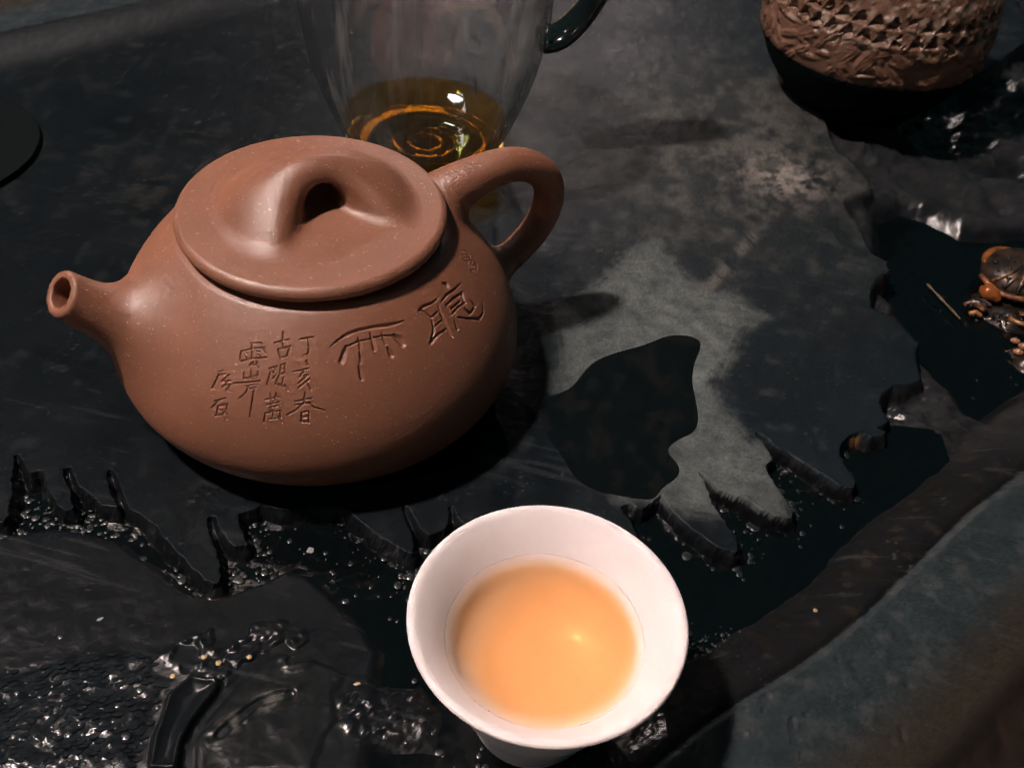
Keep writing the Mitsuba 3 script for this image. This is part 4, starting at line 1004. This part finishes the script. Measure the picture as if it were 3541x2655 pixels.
for k in range(4):
    c = O2 + np.array([-3.5 + 3.3 * k, -18.5 + 0.6 * k, -2.2])
    blob('amber_carving__bead' + ('_%03d' % k if k else ''), [c + [-1.4, 0, 0], c, c + [1.4, 0.4, 0]], [0.5, 1.2, 0.6], (0.42, 0.18, 0.06), DRK)
say('amber_carving', 'glossy amber and black carved ornament with a ribbed shell at the right edge', 'ornament')
OR2 = O2 + np.array([-3.5, -36, -4])
vv = sb.vertices * [11, 10, 3.6] + OR2 + [3, -1, -3.2]
vv = vv + sb.vertices * (4.0 * (meshkit.fbm(vv * 0.25, 3, 6) - 0.5))[:, None]
amber('amber_claw__body', vv, sb.faces, DRK, (0.03, 0.018, 0.010), 'black lumpy body')
blob('amber_claw__stem', [OR2 + [-3, 3, 0], OR2 + [0, 1, 1.4], OR2 + [2.5, -4, 0.6], OR2 + [5.5, -9, -2]], [0.8, 2.3, 1.8, 1.0], (0.45, 0.20, 0.07), (0.16, 0.07, 0.03))
for k, (dx, dy, r) in enumerate(((-6.0, 0.5, 1.0), (-3.5, 3.5, 1.1), (-5.5, 6.0, 0.9), (0.5, 5.5, 1.2))):
    c = OR2 + np.array([dx, dy, 0.2])
    blob('amber_claw__toe' + ('_%03d' % k if k else ''), [c + [-1.2, 0.5, -0.3], c, c + [1.4, -0.6, -0.2]], [0.5 * r, 1.25 * r, 0.7 * r], (0.42, 0.22, 0.12))
blob('amber_claw__web', [OR2 + [1, 6, -1.5], OR2 + [5, 3, -1.0], OR2 + [8, -4, -2]], [1.0, 2.6, 1.6], DRK)
say('amber_claw', 'smaller amber carved foot with rounded toes, lower at the right edge', 'ornament')

# ------------------------------------------------------------------ a twig in the pool, crumbs of tea
scene['twig_bark'] = two({'type': 'principled', 'base_color': {'type': 'rgb', 'value': [0.075, 0.052, 0.028]}, 'roughness': 0.35})
a, b = tube(curve([(138.0, 288.3, -8.7), (140.3, 282.6, -8.6), (142.4, 278.2, -8.8), (145.6, 271.6, -9.2)], 24), 0.42 + 0.14 * np.sin(np.linspace(0, 19, 24)), 10)
put('twig', a * MM, b, 'twig_bark', n=normals(a, b), label='thin brown tea stem lying in the black pool', cat='twig')
scene['crumb_leaf'] = two({'type': 'principled', 'base_color': {'type': 'rgb', 'value': [0.33, 0.23, 0.12]}, 'roughness': 0.4})
scene['crumb_grey'] = two({'type': 'principled', 'base_color': {'type': 'rgb', 'value': [0.20, 0.21, 0.22]}, 'roughness': 0.4})

crumbs = [(-87.5, 125.2, 1, 0.9), (-67.4, 113.0, 0, 1.1), (-62.0, 118.3, 0, 1.2), (-58.4, 117.2, 0, 1.3), (-52.0, 119.0, 0, 1.1), (-45.1, 150.6, 1, 1.7), (-27.4, 115.4, 0, 0.9), (-101.0, 91.0, 0, 1.4), (76.5, 143.8, 0, 1.0)]
words = ['thin straw coloured tea crumb on the bare ledge at lower left', 'tiny tan tea crumb beside the carved fin, leftmost of the row', 'tan tea crumb second from the left on the pitted carving', 'tan tea crumb third from the left on the pitted carving',
         'tan tea crumb at the right end of the pitted carving', 'pale grey flake floating in the black water below the teapot', 'thin tan crumb on the slab left of the cup', 'tan tea crumb in the lower left corner on the scales', 'small tan crumb on the slope below the tray rim']
rng = np.random.default_rng(77)
for k, (x, y, m, r) in enumerate(crumbs):
    b_ = trimesh.creation.icosphere(subdivisions=2)
    r *= 0.75
    long = 1.9 if k in (0, 6) else 1.15
    v = b_.vertices * [r * long * 0.62, r * 0.55 if long > 1.5 else r * 0.7, 0.28 * r]
    v = v * (0.75 + 0.5 * meshkit.noise(b_.vertices * 1.9 + k * 5)[:, None])
    v = rotz(v, 0.6 + k) + [x, y, max(HI(x, y), -4.1) + 0.25]
    key = 'tea_crumb' if k == 0 else 'tea_crumb_%03d' % k
    put(key, v * MM, b_.faces, 'crumb_grey' if m else 'crumb_leaf', n=normals(v, b_.faces), label=words[k], cat='crumb')

CX, CY, CR = -205.5, 297.0, 35.5  # flat black disc drawn where a shadow falls from out of view
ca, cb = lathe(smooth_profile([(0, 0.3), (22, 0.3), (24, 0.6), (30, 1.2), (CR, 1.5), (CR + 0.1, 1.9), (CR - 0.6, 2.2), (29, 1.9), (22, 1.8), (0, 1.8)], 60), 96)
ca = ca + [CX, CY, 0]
put('shadow_disc', ca * MM, cb, 'matte_black', n=normals(ca, cb), label='flat black disc in place of a round shadow, cut off by the left edge', cat='shadow_disc')

# water drops hanging on the pitcher's glass
rng = np.random.default_rng(8)
scene['water_clear'] = {'type': 'dielectric', 'int_ior': 1.33}
gz_, grr = po[:, 1], po[:, 0]
dv, df = [], []
for k in range(46):
    a_, z_ = rng.uniform(0, 2 * math.pi), rng.uniform(16, 78)
    r_ = float(np.interp(z_, gz_[15:], grr[15:])) - 0.9
    L = rng.uniform(0.6, 1.1) * (1 + 2.5 * (rng.random() < 0.35))
    b = ico.vertices * [0.45, 0.7, L]
    b = rotz(b + [r_, 0, z_], a_) + PIT
    df.append(ico.faces + len(ico.vertices) * len(df)); dv.append(b)
dv, df = np.vstack(dv) * MM, np.vstack(df)
put('condensation', dv, df, 'water_clear', n=normals(dv, df), label='clear drops of water clinging inside the glass pitcher wall', cat='droplets', kind='stuff')

# wet beads on the amber carving
rng = np.random.default_rng(21)
dv, df = [], []
for k in range(70):
    if k < 34:
        th, ph_ = rng.uniform(0.2, 1.35), rng.uniform(math.radians(170), math.radians(330))
        c = ORN + [13.7 * math.sin(th) * math.cos(ph_), 12.7 * math.sin(th) * math.sin(ph_), 7.7 * math.cos(th)]
    else:
        c = ORN + [rng.uniform(-20, 4), rng.uniform(-22, -9), rng.uniform(-4.5, -1.0)]
    drop(c[0], c[1], c[2], 0.32 + 0.25 * rng.random(), 0.8)
dv, df = np.vstack(dv) * MM, np.vstack(df)
put('wet_beads', dv, df, 'drop', n=normals(dv, df), label='beads of water glinting on the amber carving', cat='droplets', kind='stuff')
